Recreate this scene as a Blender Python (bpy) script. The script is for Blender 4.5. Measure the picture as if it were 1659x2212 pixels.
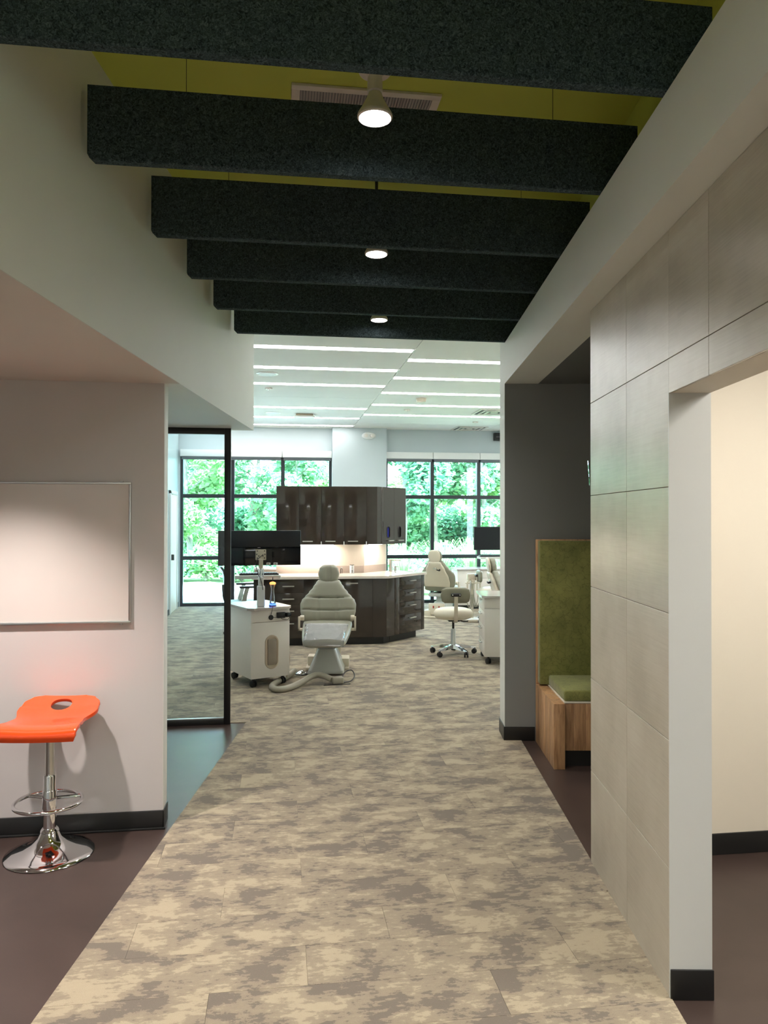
import bpy, bmesh, math, random
import numpy as np
from mathutils import Vector, Matrix

for o in list(bpy.data.objects):
    bpy.data.objects.remove(o)
SC = bpy.context.scene
COL = SC.collection
PI = math.pi
TH = 0.1469            # the corridor runs this much to the right of the building grid


def lin(r, g, b):
    def f(c):
        c /= 255.0
        return c / 12.92 if c <= .04045 else ((c + .055) / 1.055) ** 2.4
    return (f(r), f(g), f(b))


# ---------------------------------------------------------------- camera
cam_d = bpy.data.cameras.new('camera')
cam_d.sensor_fit = 'VERTICAL'
cam_d.sensor_height = 24.0
cam_d.lens = 24.0 * 1629.75 / 2212.0
cam_d.clip_end = 300
cam = bpy.data.objects.new('camera', cam_d)
COL.objects.link(cam)
cam.matrix_world = (Matrix.Translation((0, 0, 1.65)) @ Matrix.Rotation(-0.136735, 4, 'Z')
                    @ Matrix.Rotation(PI / 2 + 0.007877, 4, 'X') @ Matrix.Rotation(0.001007, 4, 'Z'))
SC.camera = cam

# ---------------------------------------------------------------- sky, sun, exposure
W = bpy.data.worlds.new('overcast_sky')
SC.world = W
W.use_nodes = True
bg = W.node_tree.nodes['Background']
bg.inputs['Color'].default_value = (0.78, 0.92, 1.0, 1)
bg.inputs['Strength'].default_value = 15.0
sun_d = bpy.data.lights.new('sun', 'SUN')
sun_d.energy = 48.0
sun_d.angle = 0.02
sun_d.color = (1.0, .95, .85)
sun = bpy.data.objects.new('sun', sun_d)
COL.objects.link(sun)
sun.rotation_euler = Vector((-0.35, 0.55, -1.0)).to_track_quat('-Z', 'Y').to_euler()
sun.location = (0, 0, 30)
SC.view_settings.view_transform = 'Standard'
SC.view_settings.look = 'None'
SC.view_settings.gamma = 1
SC.view_settings.use_curve_mapping = False
SC.view_settings.exposure = 0.38

LED_E = 15.0          # linear ceiling lights of the clinic
SPOT_W = 70.0       # spot lamps over the corridor
DOWN_W = 140.0       # recessed downlights left of the corridor
ROOM_E = 14.5         # panel in the side room
COUNTER_E = 85.0     # tubes under the wall cabinets
LOBBY_FILL_E = 8.0        # unseen fill panels added behind the camera


# ---------------------------------------------------------------- mesh helpers
class MB:
    def __init__(self):
        self.v = []
        self.f = []

    def add(self, vs, fs, M=None):
        n = len(self.v)
        for p in vs:
            p = Vector(p)
            if M is not None:
                p = M @ p
            self.v.append((p.x, p.y, p.z))
        self.f += [tuple(i + n for i in q) for q in fs]
        return self

    def box(self, x0, x1, y0, y1, z0, z1, bev=0.0, seg=2, M=None):
        x0, x1 = min(x0, x1), max(x0, x1)
        y0, y1 = min(y0, y1), max(y0, y1)
        z0, z1 = min(z0, z1), max(z0, z1)
        if bev <= 0:
            vs = [(x0, y0, z0), (x1, y0, z0), (x1, y1, z0), (x0, y1, z0),
                  (x0, y0, z1), (x1, y0, z1), (x1, y1, z1), (x0, y1, z1)]
            fs = [(0, 3, 2, 1), (4, 5, 6, 7), (0, 1, 5, 4), (1, 2, 6, 5), (2, 3, 7, 6), (3, 0, 4, 7)]
            return self.add(vs, fs, M)
        bev = min(bev, .499 * min(x1 - x0, y1 - y0, z1 - z0))
        bm = bmesh.new()
        bmesh.ops.create_cube(bm, size=1)
        for v in bm.verts:
            v.co = Vector(((x0 + x1) / 2 + v.co.x * (x1 - x0), (y0 + y1) / 2 + v.co.y * (y1 - y0),
                           (z0 + z1) / 2 + v.co.z * (z1 - z0)))
        bmesh.ops.bevel(bm, geom=list(bm.edges), offset=bev, segments=seg, profile=.5, affect='EDGES')
        bm.verts.index_update()
        vs = [v.co.copy() for v in bm.verts]
        fs = [tuple(v.index for v in f.verts) for f in bm.faces]
        bm.free()
        return self.add(vs, fs, M)

    def prism(self, poly, z0, z1, M=None):
        n = len(poly)
        a = sum(poly[i][0] * poly[(i + 1) % n][1] - poly[(i + 1) % n][0] * poly[i][1] for i in range(n))
        if a < 0:
            poly = poly[::-1]
        vs = [(p[0], p[1], z0) for p in poly] + [(p[0], p[1], z1) for p in poly]
        fs = [tuple(range(n - 1, -1, -1)), tuple(range(n, 2 * n))]
        fs += [(i, (i + 1) % n, n + (i + 1) % n, n + i) for i in range(n)]
        return self.add(vs, fs, M)

    def rings(self, rings, cap=True, closed=False, M=None):
        """rings: list of equal length loops of points"""
        n = len(rings[0])
        vs = [p for r in rings for p in r]
        fs = []
        m = len(rings)
        for i in range(m if closed else m - 1):
            a, b = i * n, ((i + 1) % m) * n
            for k in range(n):
                fs.append((a + k, a + (k + 1) % n, b + (k + 1) % n, b + k))
        if cap and not closed:
            fs.append(tuple(range(n - 1, -1, -1)))
            fs.append(tuple((m - 1) * n + k for k in range(n)))
        return self.add(vs, fs, M)

    def lathe(self, prof, n=28, c=(0, 0, 0), M=None):
        rs = [[(c[0] + r * math.cos(2 * PI * k / n), c[1] + r * math.sin(2 * PI * k / n), c[2] + z)
               for k in range(n)] for r, z in prof]
        return self.rings(rs, M=M)

    def tube(self, pts, r, n=10, closed=False, M=None):
        pts = [Vector(p) for p in pts]
        m = len(pts)
        rs = []
        prev = None
        for i, p in enumerate(pts):
            if closed:
                t = pts[(i + 1) % m] - pts[i - 1]
            else:
                t = pts[min(i + 1, m - 1)] - pts[max(i - 1, 0)]
            t.normalize()
            if prev is None:
                a = Vector((0, 0, 1)) if abs(t.z) < .9 else Vector((1, 0, 0))
                u = t.cross(a).normalized()
            else:
                u = (prev - t * prev.dot(t)).normalized()
            prev = u
            w = t.cross(u)
            rr = r[i] if isinstance(r, (list, tuple)) else r
            rs.append([p + (u * math.cos(2 * PI * k / n) + w * math.sin(2 * PI * k / n)) * rr for k in range(n)])
        return self.rings(rs, closed=closed, M=M)

    def grid(self, P, M=None, flip=False):
        nu, nv = len(P), len(P[0])
        vs = [P[i][j] for i in range(nu) for j in range(nv)]
        fs = []
        for i in range(nu - 1):
            for j in range(nv - 1):
                q = (i * nv + j, (i + 1) * nv + j, (i + 1) * nv + j + 1, i * nv + j + 1)
                fs.append(q[::-1] if flip else q)
        return self.add(vs, fs, M)

    def mesh(self, name, ang=35):
        me = bpy.data.meshes.new(name)
        me.from_pydata(self.v, [], self.f)
        me.validate()
        bm = bmesh.new()
        bm.from_mesh(me)
        bmesh.ops.remove_doubles(bm, verts=bm.verts, dist=1e-5)
        bmesh.ops.recalc_face_normals(bm, faces=bm.faces)
        bm.to_mesh(me)
        bm.free()
        me.polygons.foreach_set('use_smooth', [True] * len(me.polygons))
        me.set_sharp_from_angle(angle=math.radians(ang))
        return me

    def build(self, name, mat, parent=None, ang=35, rot=0.0, loc=None):
        me = self.mesh(name, ang)
        o = bpy.data.objects.new(name, me)
        me.materials.append(mat)
        COL.objects.link(o)
        if parent is not None:
            o.parent = parent
        if rot:
            o.rotation_euler = (0, 0, rot)
        if loc is not None:
            o.location = loc
        return o


def smooth_path(pts, k=6):
    """Catmull-Rom through the points"""
    P = [Vector(p) for p in pts]
    P = [P[0] * 2 - P[1]] + P + [P[-1] * 2 - P[-2]]
    out = []
    for i in range(1, len(P) - 2):
        a, b, c, d = P[i - 1:i + 3]
        for j in range(k):
            t = j / k
            out.append(.5 * ((2 * b) + (c - a) * t + (2 * a - 5 * b + 4 * c - d) * t * t + (3 * b - a - 3 * c + d) * t ** 3))
    out.append(P[-2])
    return out


def thing(name, label, cat, loc=(0, 0, 0), rot=0.0, group=None):
    o = bpy.data.objects.new(name, None)
    o.empty_display_size = .1
    COL.objects.link(o)
    o.location = loc
    o.rotation_euler = (0, 0, rot)
    return tag(o, label, cat, group)


def tag(o, label, cat, group=None):
    o['label'] = label
    o['category'] = cat
    if group:
        o['group'] = group
    return o


def struct(o, label=None):
    o['kind'] = 'structure'
    if label:
        o['label'] = label
    return o


def copy_tree(o, parent=None):
    c = o.copy()
    COL.objects.link(c)
    if parent is not None:
        c.parent = parent
    for ch in list(o.children):
        copy_tree(ch, c)
    return c


def dup(root, loc, rot, label, group=None):
    c = copy_tree(root)
    c.location = loc
    c.rotation_euler = (0, 0, rot)
    c['label'] = label
    if group:
        c['group'] = group
    return c


CR = -TH                                             # z rotation of everything laid out along the corridor


def cor(l, s, z=0.0):
    """corridor coordinates (across, along) to the building grid"""
    return (l * math.cos(TH) + s * math.sin(TH), -l * math.sin(TH) + s * math.cos(TH), z)


def l_at(l, y):
    """x of the corridor line at offset l where it crosses building row y"""
    s = (y + l * math.sin(TH)) / math.cos(TH)
    return cor(l, s)[0]


def clip(poly, a, b, c):
    """keep the part of a convex polygon where a*x + b*y <= c"""
    out = []
    for i in range(len(poly)):
        p, q = poly[i], poly[(i + 1) % len(poly)]
        dp, dq = a * p[0] + b * p[1] - c, a * q[0] + b * q[1] - c
        if dp <= 0:
            out.append(p)
        if dp * dq < 0:
            t = dp / (dp - dq)
            out.append((p[0] + t * (q[0] - p[0]), p[1] + t * (q[1] - p[1])))
    return out


# ---------------------------------------------------------------- materials
class NT:
    def __init__(self, name):
        self.m = bpy.data.materials.new(name)
        self.m.use_nodes = True
        self.t = self.m.node_tree
        self.b = self.t.nodes['Principled BSDF']
        self.out = self.t.nodes['Material Output']

    def n(self, typ, **kw):
        d = self.t.nodes.new(typ)
        for k, v in kw.items():
            setattr(d, k, v)
        return d

    def l(self, a, b):
        self.t.links.new(a, b)

    def coords(self, scale=(1, 1, 1), kind='Object', rnd=0.0):
        tc = self.n('ShaderNodeTexCoord')
        mp = self.n('ShaderNodeMapping')
        mp.inputs['Scale'].default_value = scale
        self.l(tc.outputs[kind], mp.inputs['Vector'])
        if rnd:
            oi = self.n('ShaderNodeObjectInfo')
            mm = self.n('ShaderNodeMath', operation='MULTIPLY')
            mm.inputs[1].default_value = rnd
            self.l(oi.outputs['Random'], mm.inputs[0])
            self.l(mm.outputs[0], mp.inputs['Location'])
        return mp.outputs['Vector']

    def noise(self, vec, scale, detail=4, rough=.5, dist=0.0):
        d = self.n('ShaderNodeTexNoise')
        d.inputs['Scale'].default_value = scale
        d.inputs['Detail'].default_value = detail
        d.inputs['Roughness'].default_value = rough
        d.inputs['Distortion'].default_value = dist
        self.l(vec, d.inputs['Vector'])
        return d.outputs['Fac']

    def ramp(self, fac, stops, mode='LINEAR'):
        r = self.n('ShaderNodeValToRGB')
        r.color_ramp.interpolation = mode
        e = r.color_ramp.elements
        while len(e) < len(stops):
            e.new(.5)
        for k, (p, c) in enumerate(stops):
            e[k].position = p
            e[k].color = (*c[:3], 1) if not isinstance(c, float) else (c, c, c, 1)
        self.l(fac, r.inputs['Fac'])
        return r.outputs['Color']

    def bump(self, h, strength, dist=.01):
        b = self.n('ShaderNodeBump')
        b.inputs['Strength'].default_value = strength
        b.inputs['Distance'].default_value = dist
        self.l(h, b.inputs['Height'])
        self.l(b.outputs['Normal'], self.b.inputs['Normal'])


def mat(name, col, rough=.5, metal=0.0, vary=.06, scale=6.0, bump=0.0, bscale=200.0, coat=0.0, spec=.5, kind='Object'):
    m = NT(name)
    v = m.coords(kind=kind)
    c0 = tuple(max(0, c * (1 - vary)) for c in col)
    c1 = tuple(min(1, c * (1 + vary)) for c in col)
    m.l(m.ramp(m.noise(v, scale), [(.3, c0), (.7, c1)]), m.b.inputs['Base Color'])
    m.b.inputs['Roughness'].default_value = rough
    m.b.inputs['Metallic'].default_value = metal
    m.b.inputs['Specular IOR Level'].default_value = spec
    if coat:
        m.b.inputs['Coat Weight'].default_value = coat
        m.b.inputs['Coat Roughness'].default_value = .03
    if bump:
        m.bump(m.noise(v, bscale, 3), bump, .002)
    return m.m


def emit(name, col, strength, base=(.8, .8, .8)):
    m = NT(name)
    m.b.inputs['Base Color'].default_value = (*base, 1)
    m.b.inputs['Emission Color'].default_value = (*col, 1)
    m.b.inputs['Emission Strength'].default_value = strength
    return m.m


def glass(name, tint=(1, 1, 1), refl=1.0, ior=1.45, painted_sheen=0.0):
    m = NT(name)
    m.t.nodes.remove(m.b)
    tr = m.n('ShaderNodeBsdfTransparent')
    tr.inputs['Color'].default_value = (*tint, 1)
    gl = m.n('ShaderNodeBsdfGlossy')
    gl.inputs['Roughness'].default_value = .01
    fr = m.n('ShaderNodeFresnel')
    fr.inputs['IOR'].default_value = ior
    mu = m.n('ShaderNodeMath', operation='MULTIPLY')
    mu.inputs[1].default_value = refl
    m.l(fr.outputs[0], mu.inputs[0])
    mx = m.n('ShaderNodeMixShader')
    m.l(mu.outputs[0], mx.inputs['Fac'])
    m.l(tr.outputs[0], mx.inputs[1])
    m.l(gl.outputs[0], mx.inputs[2])
    last = mx
    if painted_sheen:
        df = m.n('ShaderNodeBsdfDiffuse')
        df.inputs['Color'].default_value = (.8, .8, .8, 1)
        last = m.n('ShaderNodeMixShader')
        last.inputs['Fac'].default_value = painted_sheen
        m.l(mx.outputs[0], last.inputs[1])
        m.l(df.outputs[0], last.inputs[2])
    m.l(last.outputs[0], m.out.inputs['Surface'])
    return m.m


def carpet_mat():
    m = NT('mottled_carpet')
    v = m.coords((.85, 1.25, 1), rnd=.22)
    big = m.noise(v, 5.2, 9, .68, .12)
    vs = m.coords((6, 22, 5), rnd=1.0)
    streak = m.noise(vs, 3.0, 3, .6)
    ad = m.n('ShaderNodeMath', operation='MULTIPLY_ADD')
    ad.inputs[1].default_value = .26
    m.l(streak, ad.inputs[0])
    m.l(big, ad.inputs[2])
    base = m.ramp(ad.outputs[0], [(.0, lin(120, 110, 99)), (.570, lin(124, 114, 103)), (.588, lin(151, 138, 120)),
                                  (.672, lin(158, 145, 125)), (.695, lin(178, 164, 140)), (1, lin(184, 170, 145))])
    pile = m.noise(m.coords((1, 1, 1)), 420, 2)
    mx = m.n('ShaderNodeMix', data_type='RGBA', blend_type='MULTIPLY')
    mx.inputs[0].default_value = .30
    m.l(base, mx.inputs[6])
    m.l(m.ramp(pile, [(.3, .45), (.7, 1.0)]), mx.inputs[7])
    m.l(mx.outputs[2], m.b.inputs['Base Color'])
    m.b.inputs['Roughness'].default_value = .95
    m.b.inputs['Specular IOR Level'].default_value = .15
    m.b.inputs['Sheen Weight'].default_value = .1
    m.bump(pile, .5, .003)
    return m.m


def felt_mat():
    m = NT('blue_grey_felt')
    v = m.coords((1, 1, 1), rnd=7.0)
    a = m.noise(v, 90, 5, .7, 1.5)
    m.l(m.ramp(a, [(.34, (.010, .015, .017)), (.5, (.046, .070, .080)), (.68, (.125, .165, .18))]), m.b.inputs['Base Color'])
    m.b.inputs['Roughness'].default_value = .95
    m.b.inputs['Specular IOR Level'].default_value = .1
    m.bump(a, .6, .006)
    return m.m


def tile_mat():
    m = NT('linen_porcelain')
    v = m.coords((1, 1.6, 60), rnd=9.0)
    lines = m.noise(v, 3.0, 5, .65)
    cloud = m.noise(m.coords((1, 1, 1), rnd=5.0), 2.4, 4, .6)
    ad = m.n('ShaderNodeMath', operation='MULTIPLY_ADD')
    ad.inputs[1].default_value = .5
    m.l(lines, ad.inputs[0])
    m.l(cloud, ad.inputs[2])
    m.l(m.ramp(ad.outputs[0], [(.5, lin(174, 166, 151)), (.75, lin(192, 184, 169)), (1, lin(204, 197, 183))]), m.b.inputs['Base Color'])
    m.b.inputs['Roughness'].default_value = .28
    m.bump(lines, .12, .001)
    return m.m


def wood_mat():
    m = NT('warm_ash_wood')
    v = m.coords((9, 9, 1.1), rnd=13.0)
    a = m.noise(v, 5, 6, .6, .6)
    oi = m.n('ShaderNodeObjectInfo')
    base = m.ramp(a, [(.3, lin(158, 116, 80)), (.55, lin(198, 154, 112)), (.75, lin(214, 172, 128))])
    hs = m.n('ShaderNodeHueSaturation')
    mr = m.n('ShaderNodeMapRange')
    mr.inputs['To Min'].default_value = .68
    mr.inputs['To Max'].default_value = 1.12
    m.l(oi.outputs['Random'], mr.inputs['Value'])
    m.l(mr.outputs[0], hs.inputs['Value'])
    m.l(base, hs.inputs['Color'])
    m.l(hs.outputs['Color'], m.b.inputs['Base Color'])
    m.b.inputs['Roughness'].default_value = .42
    return m.m


def fabric_mat():
    m = NT('moss_crackle_fabric')
    v = m.coords((1, 1, 1))
    vo = m.n('ShaderNodeTexVoronoi', feature='DISTANCE_TO_EDGE')
    vo.inputs['Scale'].default_value = 22
    wob = m.n('ShaderNodeTexNoise')
    wob.inputs['Scale'].default_value = 14
    wob.inputs['Detail'].default_value = 4
    m.l(v, wob.inputs['Vector'])
    mx0 = m.n('ShaderNodeMix', data_type='RGBA')
    mx0.inputs[0].default_value = .10
    m.l(v, mx0.inputs[6])
    m.l(wob.outputs['Color'], mx0.inputs[7])
    m.l(mx0.outputs[2], vo.inputs['Vector'])
    crack = m.ramp(vo.outputs['Distance'], [(.0, .45), (.05, 1.0)])
    base = m.ramp(m.noise(v, 5, 6, .6), [(.3, lin(110, 113, 60)), (.7, lin(148, 148, 84))])
    mx = m.n('ShaderNodeMix', data_type='RGBA', blend_type='MULTIPLY')
    mx.inputs[0].default_value = .55
    m.l(base, mx.inputs[6])
    m.l(crack, mx.inputs[7])
    m.l(mx.outputs[2], m.b.inputs['Base Color'])
    m.b.inputs['Roughness'].default_value = .9
    m.b.inputs['Sheen Weight'].default_value = .2
    m.bump(m.noise(v, 350, 2), .3, .002)
    return m.m


def lvt_mat():
    m = NT('brown_vinyl_floor')
    v = m.coords((1, 1, 1))
    a = m.noise(v, 2.2, 6, .6, .4)
    m.l(m.ramp(a, [(.3, lin(62, 50, 46)), (.7, lin(76, 62, 57))]), m.b.inputs['Base Color'])
    m.b.inputs['Roughness'].default_value = .34
    m.bump(m.noise(v, 260, 3), .12, .001)
    return m.m


def leaf_mat(name, c0, c1):
    m = NT(name)
    ge = m.n('ShaderNodeNewGeometry')
    col = m.ramp(ge.outputs['Random Per Island'], [(.1, c0), (.9, c1)])
    m.t.nodes.remove(m.b)
    d = m.n('ShaderNodeBsdfDiffuse')
    t = m.n('ShaderNodeBsdfTranslucent')
    mx = m.n('ShaderNodeMixShader')
    mx.inputs['Fac'].default_value = .5
    m.l(col, d.inputs['Color'])
    m.l(col, t.inputs['Color'])
    m.l(d.outputs[0], mx.inputs[1])
    m.l(t.outputs[0], mx.inputs[2])
    m.l(mx.outputs[0], m.out.inputs['Surface'])
    return m.m


WHITE = mat('white_wall_paint', lin(224, 225, 220), .6, vary=.015, scale=2)
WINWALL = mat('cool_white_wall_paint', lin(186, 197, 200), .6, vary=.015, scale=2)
CREAM = mat('warm_white_paint', lin(232, 224, 208), .6, vary=.01, scale=2)
TAUPE = mat('taupe_ceiling_tone', lin(212, 206, 200), .7, vary=.015, scale=2)  # near part of the low ceiling, a tone darker than the far part
WBWALL = mat('pale_mauve_paint', lin(207, 202, 200), .55, vary=.015, scale=2)
COOL = mat('satin_blue_white_paint', lin(188, 204, 206), .30, vary=.015, scale=2)
DGREY = mat('dark_grey_paint', lin(134, 136, 136), .55, vary=.015, scale=2)
DCEIL = mat('charcoal_ceiling_paint', lin(104, 106, 106), .6, vary=.02, scale=2)
GREEN = mat('olive_lime_paint', lin(190, 198, 82), .6, vary=.02, scale=2)
CEILP = mat('white_ceiling_panel', lin(236, 235, 231), .8, vary=.012, scale=3, bump=.15, bscale=300)
RUBBER = mat('black_rubber_base', (.013, .013, .013), .45, vary=.1)
BLACKM = mat('black_aluminium', (.014, .013, .013), .35, vary=.1)
BLKPL = mat('black_plastic', (.012, .012, .013), .4, vary=.1)
BLKGL = mat('black_gloss_plastic', (.006, .008, .012), .08, vary=.1)
NAVYPL = mat('dark_navy_plastic', (.014, .018, .026), .35, vary=.1)
CARPET = carpet_mat()
FELT = felt_mat()
TILE = tile_mat()
GROUT = mat('tile_grout', lin(134, 126, 112), .8)
WOOD = wood_mat()
FABRIC = fabric_mat()
LVT = lvt_mat()
CHROME = mat('chrome', (.82, .82, .84), .06, 1.0, vary=.01)
STEEL = mat('brushed_nickel', (.62, .61, .58), .3, 1.0, vary=.03)
ALU = mat('satin_aluminium', (.60, .60, .60), .35, 1.0, vary=.03)
ORANGE = mat('orange_lacquer', (.90, .085, .012), .22, vary=.03, coat=.3)
WBOARD = mat('dry_erase_white', lin(222, 214, 208), .22, vary=.01)
ESPR = mat('gloss_espresso_laminate', lin(48, 41, 35), .10, vary=.08, scale=9, coat=.25)
COUNTER = mat('pale_quartz', lin(212, 202, 192), .2, vary=.03, scale=60)
SPLASH = mat('taupe_quartz', lin(180, 166, 154), .3, vary=.03, scale=60)
UPH = mat('sage_grey_vinyl', lin(150, 148, 132), .42, vary=.03, bump=.05)
UPH2 = mat('grey_taupe_vinyl', lin(168, 160, 146), .42, vary=.03)
SHELL = mat('ivory_plastic_shell', lin(212, 202, 182), .35, vary=.02)
PEDW = mat('pearl_enamel', lin(186, 188, 182), .25, vary=.02, coat=.3)
CARTW = mat('white_laminate', lin(226, 220, 212), .3, vary=.015)
CARTTOP = mat('grey_laminate_top', lin(186, 178, 172), .18, vary=.03)
BEIGE = mat('beige_plastic', lin(190, 174, 152), .45, vary=.03)
GRILLE = mat('grey_brown_grille', lin(150, 138, 124), .6, vary=.1, bump=.8, bscale=400)
STOOLV = mat('ivory_vinyl', lin(222, 214, 194), .4, vary=.02)
OLIVEV = mat('olive_grey_vinyl', lin(132, 128, 108), .45, vary=.03)
HOSE = mat('grey_beige_hose', lin(168, 162, 146), .45, vary=.04)
CLEAR = glass('clear_acrylic', (.97, .98, .98), 1.2)
PANE = glass('tinted_window_glass', (.77, .885, .97), .8)
PART = glass('partition_glass', (.91, .97, .99), 1.5)
SHEET = glass('clear_vinyl_sheet', (.98, .985, .98), 1.0, 1.5, .22)  # diffuse white mixed in stands for reflected ceiling light
LED = emit('led_diffuser', (1, .985, .965), LED_E)
LAMP = emit('lamp_lens', (1, .93, .88), 30.0)
DOWN = emit('downlight_lens', (1, .86, .78), 6.0)
ROOML = emit('side_room_diffuser', (1, .95, .87), ROOM_E)
LOBBY_FILL = emit('lobby_fill', (.95, .99, 1), LOBBY_FILL_E)
TUBE = emit('cabinet_light_tube', (1, .86, .74), COUNTER_E)
AMBER = emit('amber_glow', (1, .36, .10), 1.6, (.6, .2, .05))
BLUEG = emit('blue_glow', (.03, .08, 1), 5.0, (.05, .08, .6))
GLOVE = mat('blue_gloves', (.02, .03, .35), .5)
SHADEW = mat('white_fascia', lin(222, 224, 222), .5, vary=.01)
SHADEG = mat('grey_shade_fabric', lin(112, 116, 122), .8, vary=.04)
WFRAME = mat('black_window_frame', (.010, .013, .020), .3, vary=.1)
REDSW = mat('red_switch', (.35, .03, .02), .4)
CONC = mat('pale_concrete', lin(214, 212, 206), .8, vary=.06, scale=3)
MULCH = mat('leaf_litter', lin(128, 150, 96), .95, vary=.3, scale=5)
BARK = mat('grey_bark', lin(126, 122, 108), .9, vary=.3, scale=8, bump=.5, bscale=30)
LEAF_A = leaf_mat('leaf_mid_green', (.14, .34, .18), (.44, .66, .42))
LEAF_B = leaf_mat('leaf_yellow_green', (.18, .38, .14), (.50, .72, .34))
LEAF_C = leaf_mat('leaf_deep_green', (.09, .26, .15), (.30, .54, .34))

# ---------------------------------------------------------------- floors
SOFL = -1.135       # face of the left bulkhead
SOFR = 0.84         # face of the right bulkhead
LZ = 2.37           # underside of the left bulkhead
RZ = 2.65           # underside of the right bulkhead
GZ = 3.41           # green ceiling
CZ = 3.354          # clinic ceiling
CT = 0.005          # top of the carpet

struct(MB().box(-4.1, 6.8, -4.1, 14.5, -.12, 0).build('floor', LVT), 'dark brown vinyl floor beside the carpet')
cl = [(l_at(-1.172, -2.0), -2.0), (l_at(.962, -2.0), -2.0), (l_at(.962, 6.18), 6.18), (l_at(-1.172, 6.18), 6.18)]
cbase = MB()
cbase.prism(cl, -.02, .001)
cbase.box(-1.87, 6.6, 6.18, 14.36, -.02, .001)
carpet = struct(cbase.build('floor', CARPET), 'mottled beige and grey plank carpet')
# single carpet planks as far as they can be told apart
rng = random.Random(5)


def plank(poly):
    if len(poly) < 3:
        return
    xs = [p[0] for p in poly]
    ys = [p[1] for p in poly]
    if max(xs) - min(xs) < .02 or max(ys) - min(ys) < .02:
        return
    cx, cy = sum(xs) / len(xs), sum(ys) / len(ys)
    g = .0006
    q = [(x + (g if x < cx else -g), y + (g if y < cy else -g)) for x, y in poly]
    MB().prism(q, .001, CT).build('carpet_plank', CARPET, carpet)


ca, sa = math.cos(TH), math.sin(TH)
row = 0
y = 1.18
while y < 8.9:
    off = (row % 3) * .33 + .1
    if y + .25 <= 6.19:
        x0, x1 = -1.6, 2.2
    else:
        x0, x1 = -1.87, 2.9
    k = math.floor((x0 - off) / 1.0)
    while off + k < x1:
        a, b = max(x0, off + k), min(x1, off + k + 1)
        if b > a:
            rect = [(a, y), (b, y), (b, y + .25), (a, y + .25)]
            if y + .25 <= 6.19:
                rect = clip(rect, ca, -sa, .962)          # l <= .962
                rect = clip(rect, -ca, sa, 1.172)         # l >= -1.172
            if len(rect) >= 3:
                plank(rect)
        k += 1
    y += .25
    row += 1
YF = y
fld = MB()
fld.box(-1.87, 6.6, YF, 14.36, .001, CT)
fld.box(2.9, 6.6, 6.18, YF, .001, CT)
f2 = fld.build('carpet_field', CARPET, carpet)
f2['kind'] = 'stuff'

# ---------------------------------------------------------------- walls and bulkheads
# left: wall with the whiteboard
struct(MB().box(-4, -.615, 4.146, 4.27, 0, LZ).build('wall_left', WBWALL), 'pale wall that carries the whiteboard')
bb = MB()
bb.box(-4, -.607, 4.134, 4.146, 0, .098, .003)
bb.box(-.615, -.607, 4.134, 4.275, 0, .098, .002)
bb.box(-4, -.600, 4.126, 4.134, 0, .012, .003)
struct(bb.build('baseboard_left', RUBBER), 'black rubber baseboard under the whiteboard wall')
struct(MB().box(-.6155, -.612, 4.1455, 4.27, .098, LZ, .0008).build('trim_1', WHITE), 'white corner bead at the end of the whiteboard wall')
# left bulkhead: long face along the corridor, low ceiling behind it
fa, fb = cor(SOFL, -4.2), cor(SOFL, 6.186)
ba, bb_ = cor(SOFL - .1, -4.2), cor(SOFL - .1, 6.186)
struct(MB().prism([fa[:2], fb[:2], (bb_[0], fb[1]), ba[:2]], LZ, 3.5).build('wall_left', WHITE), 'white bulkhead face left of the baffles')
yq = 4.146
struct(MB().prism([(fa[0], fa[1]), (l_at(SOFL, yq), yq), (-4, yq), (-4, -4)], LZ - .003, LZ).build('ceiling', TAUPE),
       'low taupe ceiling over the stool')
struct(MB().prism([(l_at(SOFL, yq), yq), (fb[0], fb[1]), (-1.99, fb[1]), (-1.99, yq)], LZ - .003, LZ).build('ceiling', WHITE),
       'low white ceiling before the glass partition')
# end closing of the bulkhead towards the clinic
struct(MB().box(-1.99, fb[0] - .1, fb[1] - .1, fb[1], LZ + .1, 3.5).build('wall_left', WHITE), 'end of the left bulkhead above the glass partition')
# clinic left wall with its door
struct(MB().box(-1.99, -1.87, 4.27, 14.5, 0, 3.5).build('wall_left', COOL), 'satin blue-white side wall of the clinic')
struct(MB().box(-1.87, -1.858, 6.3, 13.15, 0, .1, .003).build('baseboard_left', RUBBER), 'dark baseboard of the clinic side wall')
struct(MB().box(-1.87, -1.858, 14.1, 14.35, 0, .1, .003).build('baseboard_left', RUBBER), 'dark baseboard piece beside the side door')
d1 = struct(MB().box(-1.87, -1.850, 13.22, 14.02, .01, 2.06, .003).build('door_1', CREAM), 'pale side door at the far end of the clinic wall')
dfm = MB()
dfm.box(-1.87, -1.835, 13.16, 13.22, 0, 2.12, .004)
dfm.box(-1.87, -1.835, 14.02, 14.08, 0, 2.12, .004)
dfm.box(-1.87, -1.835, 13.16, 14.08, 2.06, 2.12, .004)
dfm.build('door_frame', SHADEW, d1)
hm = MB()
hm.box(-1.85, -1.80, 13.30, 13.33, .92, 1.02, .004)
hm.build('door_handle', BLACKM, d1)

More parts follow.
